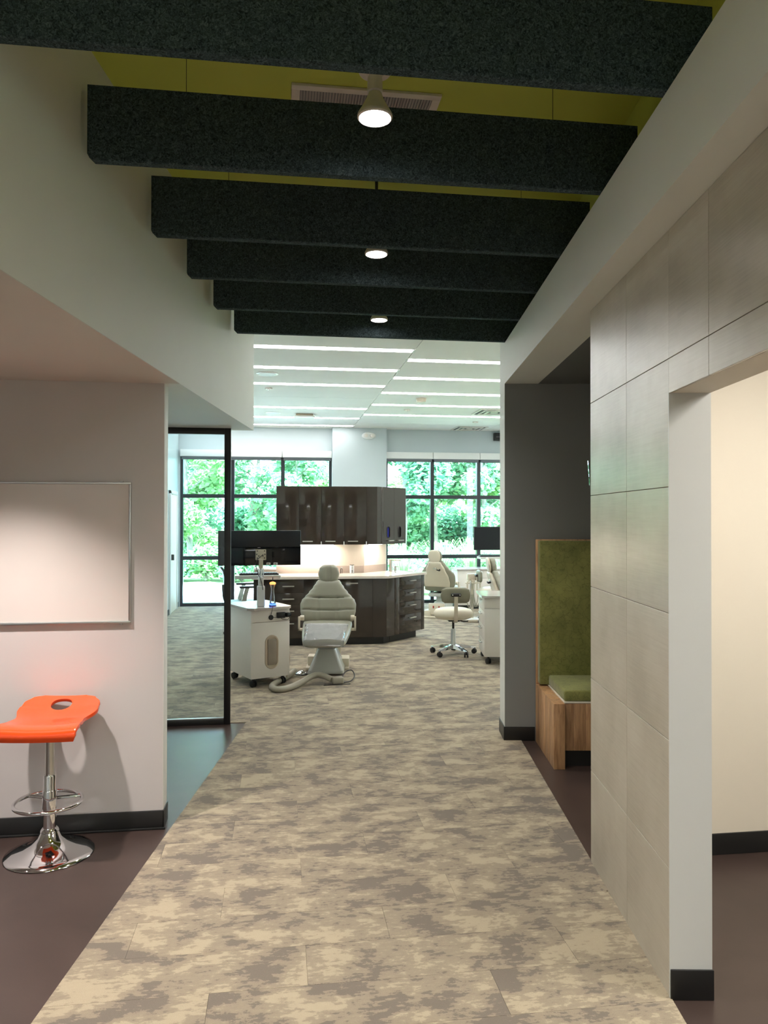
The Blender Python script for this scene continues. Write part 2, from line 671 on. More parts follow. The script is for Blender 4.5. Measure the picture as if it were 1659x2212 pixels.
# right: tiled wall with the doorway
TL0, TL1 = .970, 1.099
wr = MB()
wr.box(TL0, TL1, 2.617, 3.645, 0, RZ)
wr.box(TL0, TL1, .55, 2.617, 2.083, RZ)
wr.box(TL0, TL1, -4.3, .55, 0, RZ)
wall_r = struct(wr.build('wall_right', CREAM, rot=CR), 'tiled wall with the doorway right of the corridor')
gr = MB()
for a, b, c, d in ((2.622, 3.643, .002, RZ), (.55, 2.622, 2.085, RZ), (-2.2, .55, .002, RZ)):
    gr.box(.9655, TL0, a, b, c, d)
gr.build('grout', GROUT, wall_r)
ends = [3.645]
s_ = 3.088
while s_ > -2.3:
    ends.append(s_)
    s_ -= .801
rows = [(0, .4415), (.4415, .883), (.883, 1.321), (1.321, 1.7585), (1.7585, 2.2025), (2.2025, RZ)]
for (z0, z1) in rows:
    for a, b in zip(ends[:-1], ends[1:]):
        for lo, hi in ((2.617, 4.0), (.55, 2.617), (-3, .55)):
            s0, s1 = max(b, lo), min(a, hi)
            za, zb = z0, z1
            if hi == 2.617:
                za = max(z0, 2.081)
            if s1 - s0 < .01 or zb - za < .01:
                continue
            g = .0012
            MB().box(.958, .9675, s0 + (g if s0 == b else 0), s1 - (g if s1 == a else 0), za + g, zb - g, .0008, 1).build('wall_tile', TILE, wall_r)
# doorway lining and black base at the jamb
struct(MB().box(.956, TL1 + .002, 2.611, 2.617, .0, 2.083).build('trim_2', SHADEW, rot=CR), 'white jamb at the end of the tiled wall')
struct(MB().box(.957, TL1 + .006, 2.603, 2.611, 0, .104, .003).build('baseboard_right', RUBBER, rot=CR), 'black rubber base at the jamb of the tiled wall')
# right bulkhead, its underside, the green cove wall on it
struct(MB().box(SOFR, 1.09, -4.3, 5.62, RZ, 2.955).build('wall_right', WHITE, rot=CR), 'white bulkhead right of the baffles')
struct(MB().box(1.04, 1.14, -4.3, 5.86, 2.955, 3.5).build('wall_right', GREEN, rot=CR), 'olive green upright above the right bulkhead')
# pillar and grey alcove wall
struct(MB().box(SOFR, 1.09, 5.62, 5.86, 0, 3.5).build('wall_right', WHITE, rot=CR), 'white end of the wall between alcove and clinic')
struct(MB().box(SOFR + .001, 4.2, 5.617, 5.62, 0, RZ).build('wall_back', DGREY, rot=CR), 'dark grey alcove wall behind the green bench')
struct(MB().box(1.09, 5.2, 5.62, 5.86, 0, 3.5).build('wall_back', WHITE, rot=CR), 'wall between alcove and clinic')
struct(MB().box(1.09, 4.2, 3.4, 5.617, RZ - .001, RZ + .1).build('ceiling', DCEIL, rot=CR), 'dark alcove ceiling')
struct(MB().box(3.4, 3.5, 3.2, 5.62, 0, RZ).build('wall_right', DGREY, rot=CR), 'grey far side of the alcove')
bb = MB()
bb.box(SOFR - .008, 1.062, 5.608, 5.617, 0, .104, .003)
bb.box(SOFR - .008, SOFR, 5.608, 5.86, 0, .104, .003)
struct(bb.build('baseboard_right', RUBBER, rot=CR), 'black rubber base around the white wall end')
# side room seen through the doorway
struct(MB().prism([(l_at(1.105, 3.46), 3.46), (5.0, 3.46), (5.0, 3.56), (l_at(1.105, 3.56), 3.56)], 0, 2.8).build('wall_back', CREAM), 'bright cream wall of the side room')
struct(MB().box(l_at(1.105, 3.45), 5.0, 3.45, 3.46, 0, .104, .003).build('baseboard_back', RUBBER), 'black rubber base of the side room')
struct(MB().box(5.0, 5.1, -4.1, 3.56, 0, 2.8).build('wall_right', CREAM), 'far wall of the side room')
struct(MB().prism([(cor(1.095, -4.2)[0], -4.0), (5.0, -4.0), (5.0, 3.56), (cor(1.095, 3.6)[0], 3.56)], 2.72, 2.8).build('ceiling', CREAM),
       'ceiling of the side room')
# cove ceiling over the baffles and the reception behind the camera
cg = [cor(SOFL - .02, -4.3)[:2], cor(1.06, -4.3)[:2], cor(1.06, 6.1)[:2], cor(SOFL - .02, 6.1)[:2]]
struct(MB().prism(cg, GZ, GZ + .09).build('ceiling', GREEN), 'olive green ceiling over the baffles')
struct(MB().box(-4.1, 5.1, -4.2, -4.1, 0, 3.5).build('wall_front', WHITE), 'wall behind the camera')
struct(MB().box(-4.1, -4.0, -4.1, 4.27, 0, 3.5).build('wall_left', WHITE), 'far left wall of the waiting area')
# clinic shell: window wall, far right wall, roof slab
YB = 14.4
wb = MB()
wb.box(-2.0, 6.8, YB - .02, YB + .22, 2.80, 3.6)
wb.box(-2.0, -1.84, YB - .02, YB + .22, 0, 2.8)
wb.box(6.42, 6.8, YB - .02, YB + .22, 0, 2.8)
struct(wb.build('wall_back', WINWALL), 'white window wall above the glazing')
struct(MB().box(.973, 2.003, 14.2, YB + .22, 0, 3.5).build('wall_back', WINWALL), 'white column between the two windows')
struct(MB().box(6.6, 6.8, 3.5, 14.6, 0, 3.5).build('wall_right', WHITE), 'right wall of the clinic')
struct(MB().box(-4.2, 6.9, -4.3, 14.75, 3.5, 3.62).build('ceiling', WHITE), 'roof deck above the ceilings')
# suspended panels of the clinic ceiling
ceil = struct(MB().box(-1.87, 6.6, 5.9, YB, CZ + .03, CZ + .06).build('ceiling', WHITE), 'white panelled ceiling of the clinic')
LY = [7.58, 8.62, 9.67, 11.72, 12.87, 13.93]
RY = [8.02, 9.06, 10.16, 11.24, 12.35]
hw = .062
colsL = sorted([6.25] + LY + [10.70] + [14.38])
colsR = sorted([5.95, 7.0] + RY + [13.45] + [14.38])
for x0, x1, cs, lights in ((-1.87, 1.35, colsL, LY), (1.35, 3.95, colsR, RY), (3.95, 6.6, colsR, RY)):
    for a, b in zip(cs[:-1], cs[1:]):
        a2 = a + (hw if (a in lights) else .003)
        b2 = b - (hw if (b in lights) else .003)
        g = .0 if (x0 == 3.95 or x1 == 3.95) else .003
        MB().box(x0 + .004, x1 - .004, a2, b2, CZ, CZ + .028).build('ceiling_panel', CEILP, ceil)

# ---------------------------------------------------------------- linear lights of the clinic
n_l = 0
ordw = ['nearest', 'second', 'third', 'fourth', 'fifth', 'farthest']
for side, lst, x0, x1 in (('left', LY, -1.8, 1.335), ('right', RY, 1.365, 6.4)):
    for i, yy in enumerate(lst):
        word = ordw[i] if i < len(lst) - 1 else 'farthest'
        t = thing('linear_ceiling_light', 'glowing slot light in white ceiling, %s of the %s row counted from the baffles' % (word, side),
                  'ceiling light', (0, yy, CZ), group='linear lights in the clinic ceiling')
        MB().box(x0, x1, -.058, .058, .006, .028).build('housing', CARTW, t)
        MB().box(x0, x1, -.055, .055, -.004, .006, .003).build('diffuser', LED, t)
        MB().box(x1 if side == 'left' else x0 - .03, x1 + .03 if side == 'left' else x0, -.05, .05, -.006, .006, .002).build('end_cap', SHADEW, t)

# ---------------------------------------------------------------- windows
def window(name, x0, x1, mull, label):
    fr = MB()
    z0, z1 = .0, 2.80
    for a, b in ((x0, x0 + .05), (x1 - .05, x1)):
        fr.box(a, b, YB, YB + .12, z0, z1)
    fr.box(x0 + .05, x1 - .05, YB, YB + .12, z1 - .05, z1)
    fr.box(x0 + .05, x1 - .05, YB, YB + .12, z0, .06)
    w = struct(fr.build(name, WFRAME), label)
    zs = [(.06, .865), (.935, 2.022), (2.092, z1 - .05)]
    xs = [x0 + .05] + [m for m in mull] + [x1 - .05]
    for m in mull:
        MB().box(m - .035, m + .035, YB, YB + .12, .06, z1 - .05).build('mullion', WFRAME, w)
    for a, b in zip(xs[:-1], xs[1:]):
        a2 = a + (.035 if a in mull else 0)
        b2 = b - (.035 if b in mull else 0)
        for zt in ((.865, .935), (2.022, 2.092)):
            MB().box(a2, b2, YB + .005, YB + .115, *zt).build('transom', WFRAME, w)
        for za, zb in zs:
            MB().box(a2, b2, YB + .057, YB + .063, za, zb).build('pane', PANE, w)
    return w


window('window_1', -1.84, .973, [-.885, .048], 'black framed window left of the white column')
window('window_2', 2.003, 6.42, [2.93, 3.857, 4.785, 5.71], 'black framed window right of the white column')
shs = [(-1.83, .03, 'wide white roller shade cassette over the left window by the side wall'),
       (.04, .968, 'white roller shade cassette over the left window beside the column'),
       (2.008, 2.922, 'white roller shade cassette over the right window beside the column'),
       (2.932, 3.85, 'white roller shade cassette over the middle panes of the right window'),
       (3.86, 4.78, 'white roller shade cassette over the right window, cut off by the wall end')]
for a, b, lb in shs:
    t = thing('roller_shade', lb, 'roller shade', ((a + b) / 2, YB - .02, 2.79), group='roller shades over the windows')
    h = (b - a) / 2
    MB().box(-h, h, -.09, .0, 0, .125, .004).build('fascia', SHADEW, t)
    MB().tube([(-h + .02, -.045, -.01), (h - .02, -.045, -.01)], .03, 12).build('roll', SHADEG, t)
    MB().box(-h + .02, h - .02, -.052, -.040, -.06, -.03, .003).build('hem_bar', SHADEG, t)
t = thing('wall_box', 'small black box high on the window wall under the ceiling', 'box', (4.44, YB - .03, 3.225))
MB().box(-.30, .30, -.10, .0, -.06, .09, .008).build('case', BLKPL, t)
MB().box(-.27, .27, -.105, -.098, -.04, .07, .003).build('front_panel', BLKGL, t)

# glass partition at the left
gp = thing('glass_partition', 'black framed glass panel standing between dark floor and carpet', 'glass partition', (0, 6.17, 0))
f = MB()
MB().box(-.443, -.392, -.022, .022, 0, 2.368, .002).build('upright', BLACKM, gp)
MB().box(-1.86, -.443, -.022, .022, 2.318, 2.368, .002).build('top_rail', BLACKM, gp)
MB().box(-1.86, -.443, -.022, .022, .0, .042, .002).build('bottom_rail', BLACKM, gp)
MB().box(-1.86, -1.82, -.022, .022, .042, 2.318, .002).build('upright', BLACKM, gp)
MB().box(-1.82, -.443, -.004, .004, .042, 2.318).build('pane', PART, gp)
MB().box(-1.82, -.443, -.012, .012, .042, .052, .001).build('glazing_bead', ALU, gp)

# ---------------------------------------------------------------- baffles and lamps over the corridor
BY = [2.20, 2.902, 3.628, 4.229, 4.830, 5.440]
bw = ['nearest', 'second', 'third', 'fourth', 'fifth', 'farthest']
for i, yb in enumerate(BY):
    z0, z1 = 2.957, 3.232
    x0, x1 = l_at(-1.118, yb), l_at(.985, yb)
    y0, y1 = yb - .042, yb
    c = .022
    loop = [(x0 + c, z0), (x1 - c, z0), (x1, z0 + c), (x1, z1), (x0, z1), (x0, z0 + c)]
    m = MB()
    e = .004
    rr = []
    for yy, ins in ((y0, e), (y0 + e, 0), (y1 - e, 0), (y1, e)):
        cx, cz = (x0 + x1) / 2, (z0 + z1) / 2
        rr.append([(x + (ins if x < cx else -ins), yy, z + (ins if z < cz else -ins)) for x, z in loop])
    m.rings(rr)
    o = m.build('acoustic_baffle', FELT)
    tag(o, 'dark blue-grey felt baffle under the green ceiling, %s of six' % bw[i], 'baffle', 'felt baffles over the corridor')
    for xx in (x0 + .35, x1 - .35):
        MB().tube([(xx, yb - .021, z1 - .02), (xx, yb - .021, GZ)], .0012, 6).build('hanging_wire', BLACKM, o)

lw = {0: 'its socket in view, nearest of three between the felt baffles', 1: 'middle of three between the felt baffles',
      2: 'farthest of three between the felt baffles', 3: 'overhead just before the nearest baffle', 4: 'overhead behind the camera'}
sp_tilt = 0.0
for i, (x, yy) in enumerate([(.321, 2.573), (.496, 3.906), (.681, 5.209), (.146, 1.24), (-.03, -.09)]):
    t = thing('spot_lamp', 'lit white reflector lamp, ' + lw[i], 'lamp', (x, yy, 3.035), group='spot lamps over the corridor')
    MB().tube([(0, 0, .165), (0, 0, GZ - 3.035)], .008, 10).build('rod', BLACKM, t)
    MB().lathe([(.002, .166), (.055, .166), (.058, .158), (.054, .15), (.03, .147), (.026, .14), (.002, .14)], 28).build('canopy', CARTW, t)
    MB().lathe([(.002, .142), (.024, .142), (.026, .12), (.027, .085), (.022, .08)], 24).build('socket', CARTW, t)
    MB().lathe([(.022, .082), (.030, .06), (.046, .03), (.057, .012), (.061, .004), (.061, -.004), (.056, -.008), (.052, -.004), (.051, .0)], 36).build('reflector', CARTW, t)
    MB().lathe([(.001, -.012), (.03, -.011), (.045, -.006), (.051, .001), (.04, .006), (.001, .006)], 32).build('lens', LAMP, t)
    ld = bpy.data.lights.new('spot_light', 'SPOT')
    ld.energy = SPOT_W
    ld.color = (1, .955, .89)
    ld.spot_size = math.radians(118)
    ld.spot_blend = .9
    ld.shadow_soft_size = .045
    lo = bpy.data.objects.new('spot_light', ld)
    COL.objects.link(lo)
    lo.parent = t
    lo.location = (0, 0, -.03)

# supply grille in the green ceiling
t = thing('ceiling_grille', 'square white perforated grille in the green ceiling', 'vent', (.352, 3.365, GZ))
m = MB()
for a, b, c, d in ((-.31, .31, -.31, -.275), (-.31, .31, .275, .31), (-.31, -.275, -.275, .275), (.275, .31, -.275, .275)):
    m.box(a, b, c, d, -.012, 0, .002)
m.build('frame', mat('grille_white', lin(224, 214, 206), .5), t)
m = MB()
for k in range(46):
    xx = -.272 + k * .012
    m.box(xx, xx + .006, -.275, .275, -.008, -.002)
m.build('louvre', mat('grille_grey', lin(176, 170, 170), .5), t)['kind'] = 'stuff'
MB().box(-.275, .275, -.275, .275, -.0018, 0).build('backing', mat('grille_shadow', (.30, .29, .30), .8), t)

# recessed downlights of the low ceiling at the left (they light the stool and whiteboard)
for i, (x, yy, lb) in enumerate([(-1.36, 3.42, 'round recessed downlight in the taupe ceiling before the whiteboard'),
                                 (-2.5, 3.3, 'round recessed downlight in the taupe ceiling left of the whiteboard'),
                                 (-1.45, .3, 'round recessed downlight in the taupe ceiling beside the camera')]):
    t = thing('recessed_downlight', lb, 'ceiling light', (x, yy, LZ), group='downlights in the low taupe ceiling')
    MB().lathe([(.045, .0), (.075, .0), (.078, -.004), (.045, -.006)], 32).build('trim_ring', CARTW, t)
    MB().lathe([(.001, -.001), (.045, -.001), (.045, .0), (.001, .0)], 28).build('lens', DOWN, t)
    ld = bpy.data.lights.new('downlight', 'SPOT')
    ld.energy = DOWN_W * (1.0 if i == 0 else .3)
    ld.color = (1, .90, .85)
    ld.spot_size = math.radians(100)
    ld.spot_blend = .8
    ld.shadow_soft_size = .035
    lo = bpy.data.objects.new('downlight', ld)
    COL.objects.link(lo)
    lo.parent = t
    lo.location = (0, 0, -.03)

# panel lights outside the view: side room, and fill added over the reception
t = thing('panel_light', 'flat lit ceiling panel in the side room', 'ceiling light', (2.6, 1.75, 2.72))
MB().box(-.62, .62, -.62, .62, -.012, 0, .003).build('frame', CARTW, t)
MB().box(-.58, .58, -.58, .58, -.016, -.012).build('diffuser', ROOML, t)
for x, yy, zz, lb in ((-2.6, -1.5, LZ, 'added fill light panel over the waiting area'), (.0, -2.2, GZ, 'added fill light panel in the green ceiling behind the camera')):
    t = thing('panel_light', lb, 'ceiling light', (x, yy, zz))
    MB().box(-.62, .62, -.62, .62, -.012, 0, .003).build('frame', CARTW, t)
    MB().box(-.58, .58, -.58, .58, -.016, -.012).build('diffuser', LOBBY_FILL, t)

# ---------------------------------------------------------------- small fittings of the clinic ceiling and walls
def disc_item(name, label, cat, x, y, r, h, part, m=CARTW, group=None):
    t = thing(name, label, cat, (x, y, CZ), group=group)
    MB().lathe([(.001, 0), (r, 0), (r, -h * .35), (r * .86, -h), (.001, -h)], 28).build(part, m, t)
    return t


t = disc_item('ceiling_speaker', 'round white ceiling speaker between left slot lights, nearer one', 'speaker', -.154, 9.0, .13, .012, 'rim')
MB().lathe([(.001, -.011), (.105, -.011), (.105, -.014), (.001, -.014)], 28).build('grille', SHADEW, t)
t = disc_item('ceiling_speaker', 'round white ceiling speaker far back beside the ceiling sensor', 'speaker', -.12, 12.35, .13, .012, 'rim')
MB().lathe([(.001, -.011), (.105, -.011), (.105, -.014), (.001, -.014)], 28).build('grille', SHADEW, t)
for x, yy, lb in ((-.154, 10.0, 'small white sprinkler plate at the left of the clinic ceiling'),
                  (1.97, 11.7, 'small white sprinkler plate behind the smoke detector'),
                  (3.42, 13.0, 'small white sprinkler plate near the right ceiling diffuser')):
    t = disc_item('sprinkler_plate', lb, 'sprinkler', x, yy, .05, .02, 'cover', group='sprinkler plates in the clinic ceiling')
    MB().lathe([(.001, -.02), (.014, -.02), (.014, -.03), (.001, -.032)], 14).build('deflector', STEEL, t)
t = disc_item('smoke_detector', 'white smoke detector under the right half of the clinic ceiling', 'detector', 1.99, 10.58, .075, .05, 'base', SHELL)
MB().lathe([(.001, -.05), (.035, -.05), (.03, -.06), (.001, -.062)], 20).build('chamber', CARTW, t)
t = thing('ceiling_sensor', 'boxy white ceiling sensor hanging between two far left slot lights', 'sensor', (.391, 12.45, CZ))
MB().box(-.14, .14, -.07, .07, -.03, 0, .01).build('base', BEIGE, t)
MB().box(-.17, .17, -.10, .10, -.055, -.03, .012).build('lens_cover', CARTW, t)
for x, yy, lb in ((3.40, 11.75, 'square ceiling diffuser cut off by the wall end, nearer of two'),
                  (3.55, 13.95, 'square ceiling diffuser close to the right window, farther of two')):
    t = thing('air_diffuser', lb, 'vent', (x, yy, CZ), group='air diffusers in the clinic ceiling')
    m = MB()
    for k, (a, b) in enumerate(((.30, .27), (.22, .19), (.14, .11))):
        z0, z1 = -.012 - .008 * k, -.004
        if k:
            z0, z1 = -.02, -.006
        m.box(-a, a, -a, -b, z0, z1)
        m.box(-a, a, b, a, z0, z1)
        m.box(-a, -b, -b, b, z0, z1)
        m.box(b, a, -b, b, z0, z1)
    m.box(-.05, .05, -.05, .05, -.02, -.006)
    m.build('louvre', CARTW, t)
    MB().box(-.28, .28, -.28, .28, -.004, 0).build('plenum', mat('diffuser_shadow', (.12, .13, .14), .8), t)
t = thing('emergency_light', 'white oval emergency light high on the white column', 'light', (1.66, 14.2, 3.205))
MB().lathe([(.001, -.05), (.09, -.05), (.115, -.02), (.115, .0), (.001, .0)], 30, M=Matrix.Rotation(PI / 2, 4, 'X') @ Matrix.Diagonal((1.15, .62, -1, 1))).build('housing', SHADEW, t)
for s in (-1, 1):
    MB().lathe([(.001, -.085), (.032, -.08), (.036, -.05), (.03, -.04), (.001, -.04)], 18, c=(s * .055, 0, 0),
               M=Matrix.Rotation(PI / 2, 4, 'X') @ Matrix.Diagonal((1, 1, -1, 1))).build('lamp_head', CARTW, t)
t = thing('sign_holder', 'clear acrylic holder sticking out beyond the far edge of the tiled wall', 'holder',
          cor(.955, 3.645, 1.87), CR)
m = MB()
m.rings([[(.0, 0, -.06), (.10, 0, -.06), (.10, .012, -.06), (0, .012, -.06)], [(.0, .03, .06), (.10, .03, .06), (.10, .042, .06), (.0, .042, .06)]])
m.build('pocket', CLEAR, t)
MB().box(0.03, .10, 0, .006, -.07, .05, .001).build('mounting_plate', ALU, t)

# ---------------------------------------------------------------- whiteboard
t = thing('whiteboard', 'blank whiteboard with thin aluminium frame hung above the orange stool', 'whiteboard', (-1.47, 4.146, 1.465))
W2, H2 = .69, .372
MB().box(-W2 + .010, W2 - .010, -.014, -.004, -H2 + .010, H2 - .010).build('panel', WBOARD, t)
for nm, a in (('frame_rail', (-W2, W2, -.02, 0, H2 - .012, H2)), ('frame_rail', (-W2, W2, -.022, 0, -H2, -H2 + .014)),
              ('frame_stile', (-W2, -W2 + .012, -.02, 0, -H2 + .014, H2 - .012)), ('frame_stile', (W2 - .012, W2, -.02, 0, -H2 + .014, H2 - .012))):
    MB().box(*a, .003).build(nm, ALU, t)
for s in (-1, 1):
    for zz in (-H2 - .004, H2 + .004):
        MB().box(s * (W2 - .05) - .008, s * (W2 - .05) + .008, -.016, 0, zz - .004, zz + .004, .002).build('mounting_clip', ALU, t)

# ---------------------------------------------------------------- orange bar stool
st = thing('bar_stool', 'orange bent seat bar stool on a chrome trumpet base before the whiteboard wall', 'stool', (-1.118, 3.905, 0), math.radians(-4.5))
MB().lathe([(.001, .0), (.206, .0), (.209, .003), (.206, .009), (.17, .018), (.12, .034), (.08, .058), (.055, .085), (.043, .112), (.001, .112)], 64).build('base', CHROME, st, 60)
MB().lathe([(.001, .108), (.040, .108), (.044, .116), (.040, .124), (.034, .130), (.001, .130)], 32).build('collar', CHROME, st)
MB().lathe([(.001, .125), (.030, .125), (.030, .385), (.027, .39), (.001, .39)], 32).build('column', CHROME, st)
MB().lathe([(.001, .385), (.021, .385), (.021, .635), (.001, .635)], 28).build('gas_piston', STEEL, st)
ring = [(.155 * math.cos(a) , -.02 + .155 * math.sin(a), .262) for a in [2 * PI * k / 48 for k in range(48)]]
fr = MB().tube(ring, .0095, 12, closed=True).build('footrest', CHROME, st)
m = MB()
m.tube([(-.13, .066, .262), (0, .03, .262), (.13, .066, .262)], .008, 10)
m.lathe([(.03, .225), (.034, .225), (.034, .31), (.031, .316), (.03, .316)], 28)
m.build('footrest_bracket', CHROME, fr)
m = MB()
m.box(-.09, .09, -.09, .09, .622, .630, .002)
m.build('seat_plate', BLKPL, st)
MB().tube(smooth_path([(-.02, -.03, .618), (-.10, -.05, .612), (-.155, -.06, .604)]), .006, 8).build('lift_lever', CHROME, st)


def seat_profile(v):
    """front (v=0) to back (v=1): y, z of the mid line"""
    pts = [(-.192, .604), (-.198, .628), (-.185, .648), (-.14, .656), (-.06, .648), (.03, .648), (.095, .662), (.145, .684), (.19, .706), (.218, .716)]
    x = v * (len(pts) - 1)
    i = min(int(x), len(pts) - 2)
    t_ = x - i
    P = [pts[max(i - 1, 0)], pts[i], pts[i + 1], pts[min(i + 2, len(pts) - 1)]]
    r = []
    for k in range(2):
        a, b, c, d = (q[k] for q in P)
        r.append(.5 * (2 * b + (c - a) * t_ + (2 * a - 5 * b + 4 * c - d) * t_ ** 2 + (3 * b - a - 3 * c + d) * t_ ** 3))
    return r


def seat_half(v):
    ks = [(0, .180), (.12, .190), (.3, .192), (.45, .176), (.50, .168), (.68, .197), (.82, .190), (.92, .158), (1, .105)]
    for (a, x), (b, y_) in zip(ks[:-1], ks[1:]):
        if v <= b:
            t_ = (v - a) / (b - a)
            t_ = t_ * t_ * (3 - 2 * t_)
            return x + (y_ - x) * t_
    return ks[-1][1]


NV, NU = 44, 40
bm = bmesh.new()
vt = {}
hole_c, hole_r = .80, (.058, .052)
for i in range(NU + 1):
    for j in range(NV + 1):
        v = j / NV
        u = -1 + 2 * i / NU
        yy, zz = seat_profile(v)
        # gentle dish across
        vt[i, j] = bm.verts.new((u * seat_half(v), yy, zz + .010 * u * u * (1 if .15 < v < .75 else .4)))
for i in range(NU):
    for j in range(NV):
        cx = -1 + 2 * (i + .5) / NU
        cv = (j + .5) / NV
        x_ = cx * seat_half(cv)
        if (x_ / .052) ** 2 + ((cv - hole_c) / .095) ** 2 < 1:
            continue
        bm.faces.new((vt[i, j], vt[i + 1, j], vt[i + 1, j + 1], vt[i, j + 1]))
# smooth the rim of the hole onto an ellipse
for (i, j), w in vt.items():
    nf = len(w.link_faces)
    if 0 < i < NU and 0 < j < NV and 0 < nf < 4:
        v = j / NV
        e = math.sqrt((w.co.x / .052) ** 2 + ((v - hole_c) / .095) ** 2)
        if e > 0:
            v2 = hole_c + (v - hole_c) / e
            x2 = w.co.x / e
            yy, zz = seat_profile(v2)
            w.co = Vector((x2, yy, zz))
bmesh.ops.delete(bm, geom=[w for w in bm.verts if not w.link_faces], context='VERTS')
me = bpy.data.meshes.new('seat')
bm.to_mesh(me)
bm.free()
me.materials.append(ORANGE)
me.polygons.foreach_set('use_smooth', [True] * len(me.polygons))
so = bpy.data.objects.new('seat', me)
COL.objects.link(so)
so.parent = st
md = so.modifiers.new('thickness', 'SOLIDIFY')
md.thickness = .018
md.offset = 0
md = so.modifiers.new('round', 'BEVEL')
md.width = .004
md.segments = 2
md.limit_method = 'ANGLE'
md.angle_limit = math.radians(50)

# ---------------------------------------------------------------- green bench in the alcove (corridor coordinates)
BL = 1.066
t = thing('bench', 'high backed bench with mossy green upholstery and wooden base in the alcove', 'bench', cor(BL, 5.605), CR)
LB = 1.75
ks = 0
for a, b in ((-.625, -.49), (-.49, -.35), (-.35, -.21), (-.21, -.07), (-.07, 0)):
    MB().box(0, .074, a + .0006, b - .0006, CT - .005, .43, .002).build('side_board', WOOD, t)
MB().box(.0, .074, -.632, -.625, .0, .43, .002).build('end_board', WOOD, t)
xs_ = [.074, .135, .215, .30, .39, .47, .56, .66, .75, .86, .96, 1.07, 1.2, 1.32, 1.45, 1.6, LB]
for a, b in zip(xs_[:-1], xs_[1:]):
    MB().box(a + .0006, b - .0006, -.60, -.58, .115, .425, .0015).build('front_board', WOOD, t)
MB().box(.08, LB, -.55, -.53, .0, .115).build('toe_kick', RUBBER, t)
MB().box(.0745, LB, -.602, -.02, .427, .438, .001).build('seat_board', CREAM, t)
MB().box(.075, LB, -.598, -.10, .438, .512, .014, 3).build('seat_cushion', FABRIC, t)
MB().box(.012, LB, -.10, -.022, .438, 1.485, .010, 2).build('back_cushion', FABRIC, t)
MB().box(.0, LB, -.020, .0, .43, 1.493, .002).build('back_board', WOOD, t)

# ---------------------------------------------------------------- island of cabinets
def handle_bar(parent, x, z, y, L=.12, M=None, name='handle'):
    m = MB()
    m.box(x - L / 2, x + L / 2, y - .03, y - .018, z - .007, z + .007, .003, M=M)
    for s in (-1, 1):
        m.box(x + s * (L / 2 - .014) - .005, x + s * (L / 2 - .014) + .005, y - .02, y, z - .005, z + .005, M=M)
    return m.build(name, STEEL, parent)


FY = 9.73
Z0, Z1 = .105, .865
cabs = []


def base_unit(x0, x1, fronts, label):
    t = thing('base_cabinet', label, 'cabinet', ((x0 + x1) / 2, FY, 0), group='dark base cabinets of the island')
    h = (x1 - x0) / 2
    MB().box(-h, h, .02, .60, Z0, Z1).build('body', ESPR, t)
    for kind, a, b, za, zb, hx, hz in fronts:
        d = MB().box(a + .0015, b - .0015, .0, .02, za + .0015, zb - .0015, .001).build(kind, ESPR, t)
        if hx is not None:
            handle_bar(d, hx, hz, .0, .15)
    MB().box(-h, h, .08, .60, CT, Z0).build('toe_kick', RUBBER, t)
    return t


base_unit(-.334, -.092, [('door', -.121, .121, Z0, Z1, None, None)], 'narrow dark base cabinet behind the white cart, at the left end of the counter')
dr = [(.690, Z1, .775), (.535, .690, .613), (.385, .535, .459), (Z0, .385, .298)]
base_unit(-.092, .300, [('drawer', -.196, .196, a, b, .0, h) for a, b, h in dr], 'dark base cabinet with four drawers behind the big treatment chair')
base_unit(.300, .745, [('door', -.2225, .2225, Z0, Z1, .10, .806)], 'dark base cabinet hidden behind the treatment chair back')
base_unit(.745, 1.190, [('door', -.2225, .2225, Z0, Z1, -.045, .806)], 'dark base cabinet with one bar handle, right of the treatment chair back')
t = thing('base_cabinet', 'plain dark corner panel where the island bends to the right', 'cabinet', (1.19, FY, 0), group='dark base cabinets of the island')
MB().prism([(0, .0), (.185, .0), (.185 + .12, .12), (.185 - .28, .52), (0, .60)], Z0, Z1).build('body', ESPR, t)
MB().prism([(0, .08), (.155, .08), (.245, .17), (.185 - .28, .52), (0, .60)], CT, Z0).build('toe_kick', RUBBER, t)
A45 = PI / 4
t = thing('base_cabinet', 'dark angled base cabinet with four drawers at the right end of the island', 'cabinet',
          (1.19 + .305, FY + .12, 0), A45, 'dark base cabinets of the island')
UL = .70
MB().box(.002, UL, .02, .578, Z0, Z1).build('body', ESPR, t)
MB().box(.002, .11, 0, .02, Z0, Z1, .001).build('filler', ESPR, t)
MB().box(UL - .075, UL, 0, .02, Z0, Z1, .001).build('filler', ESPR, t)
for a, b, h in ((.685, Z1, .80), (.52, .685, .636), (.35, .52, .47), (Z0, .35, .30)):
    d = MB().box(.1115, UL - .0765, .0, .02, a + .0015, b - .0015, .001).build('drawer', ESPR, t)
    handle_bar(d, .40, h, .0, .14)
MB().box(.002, UL - .09, .08, .578, CT, Z0).build('toe_kick', RUBBER, t)
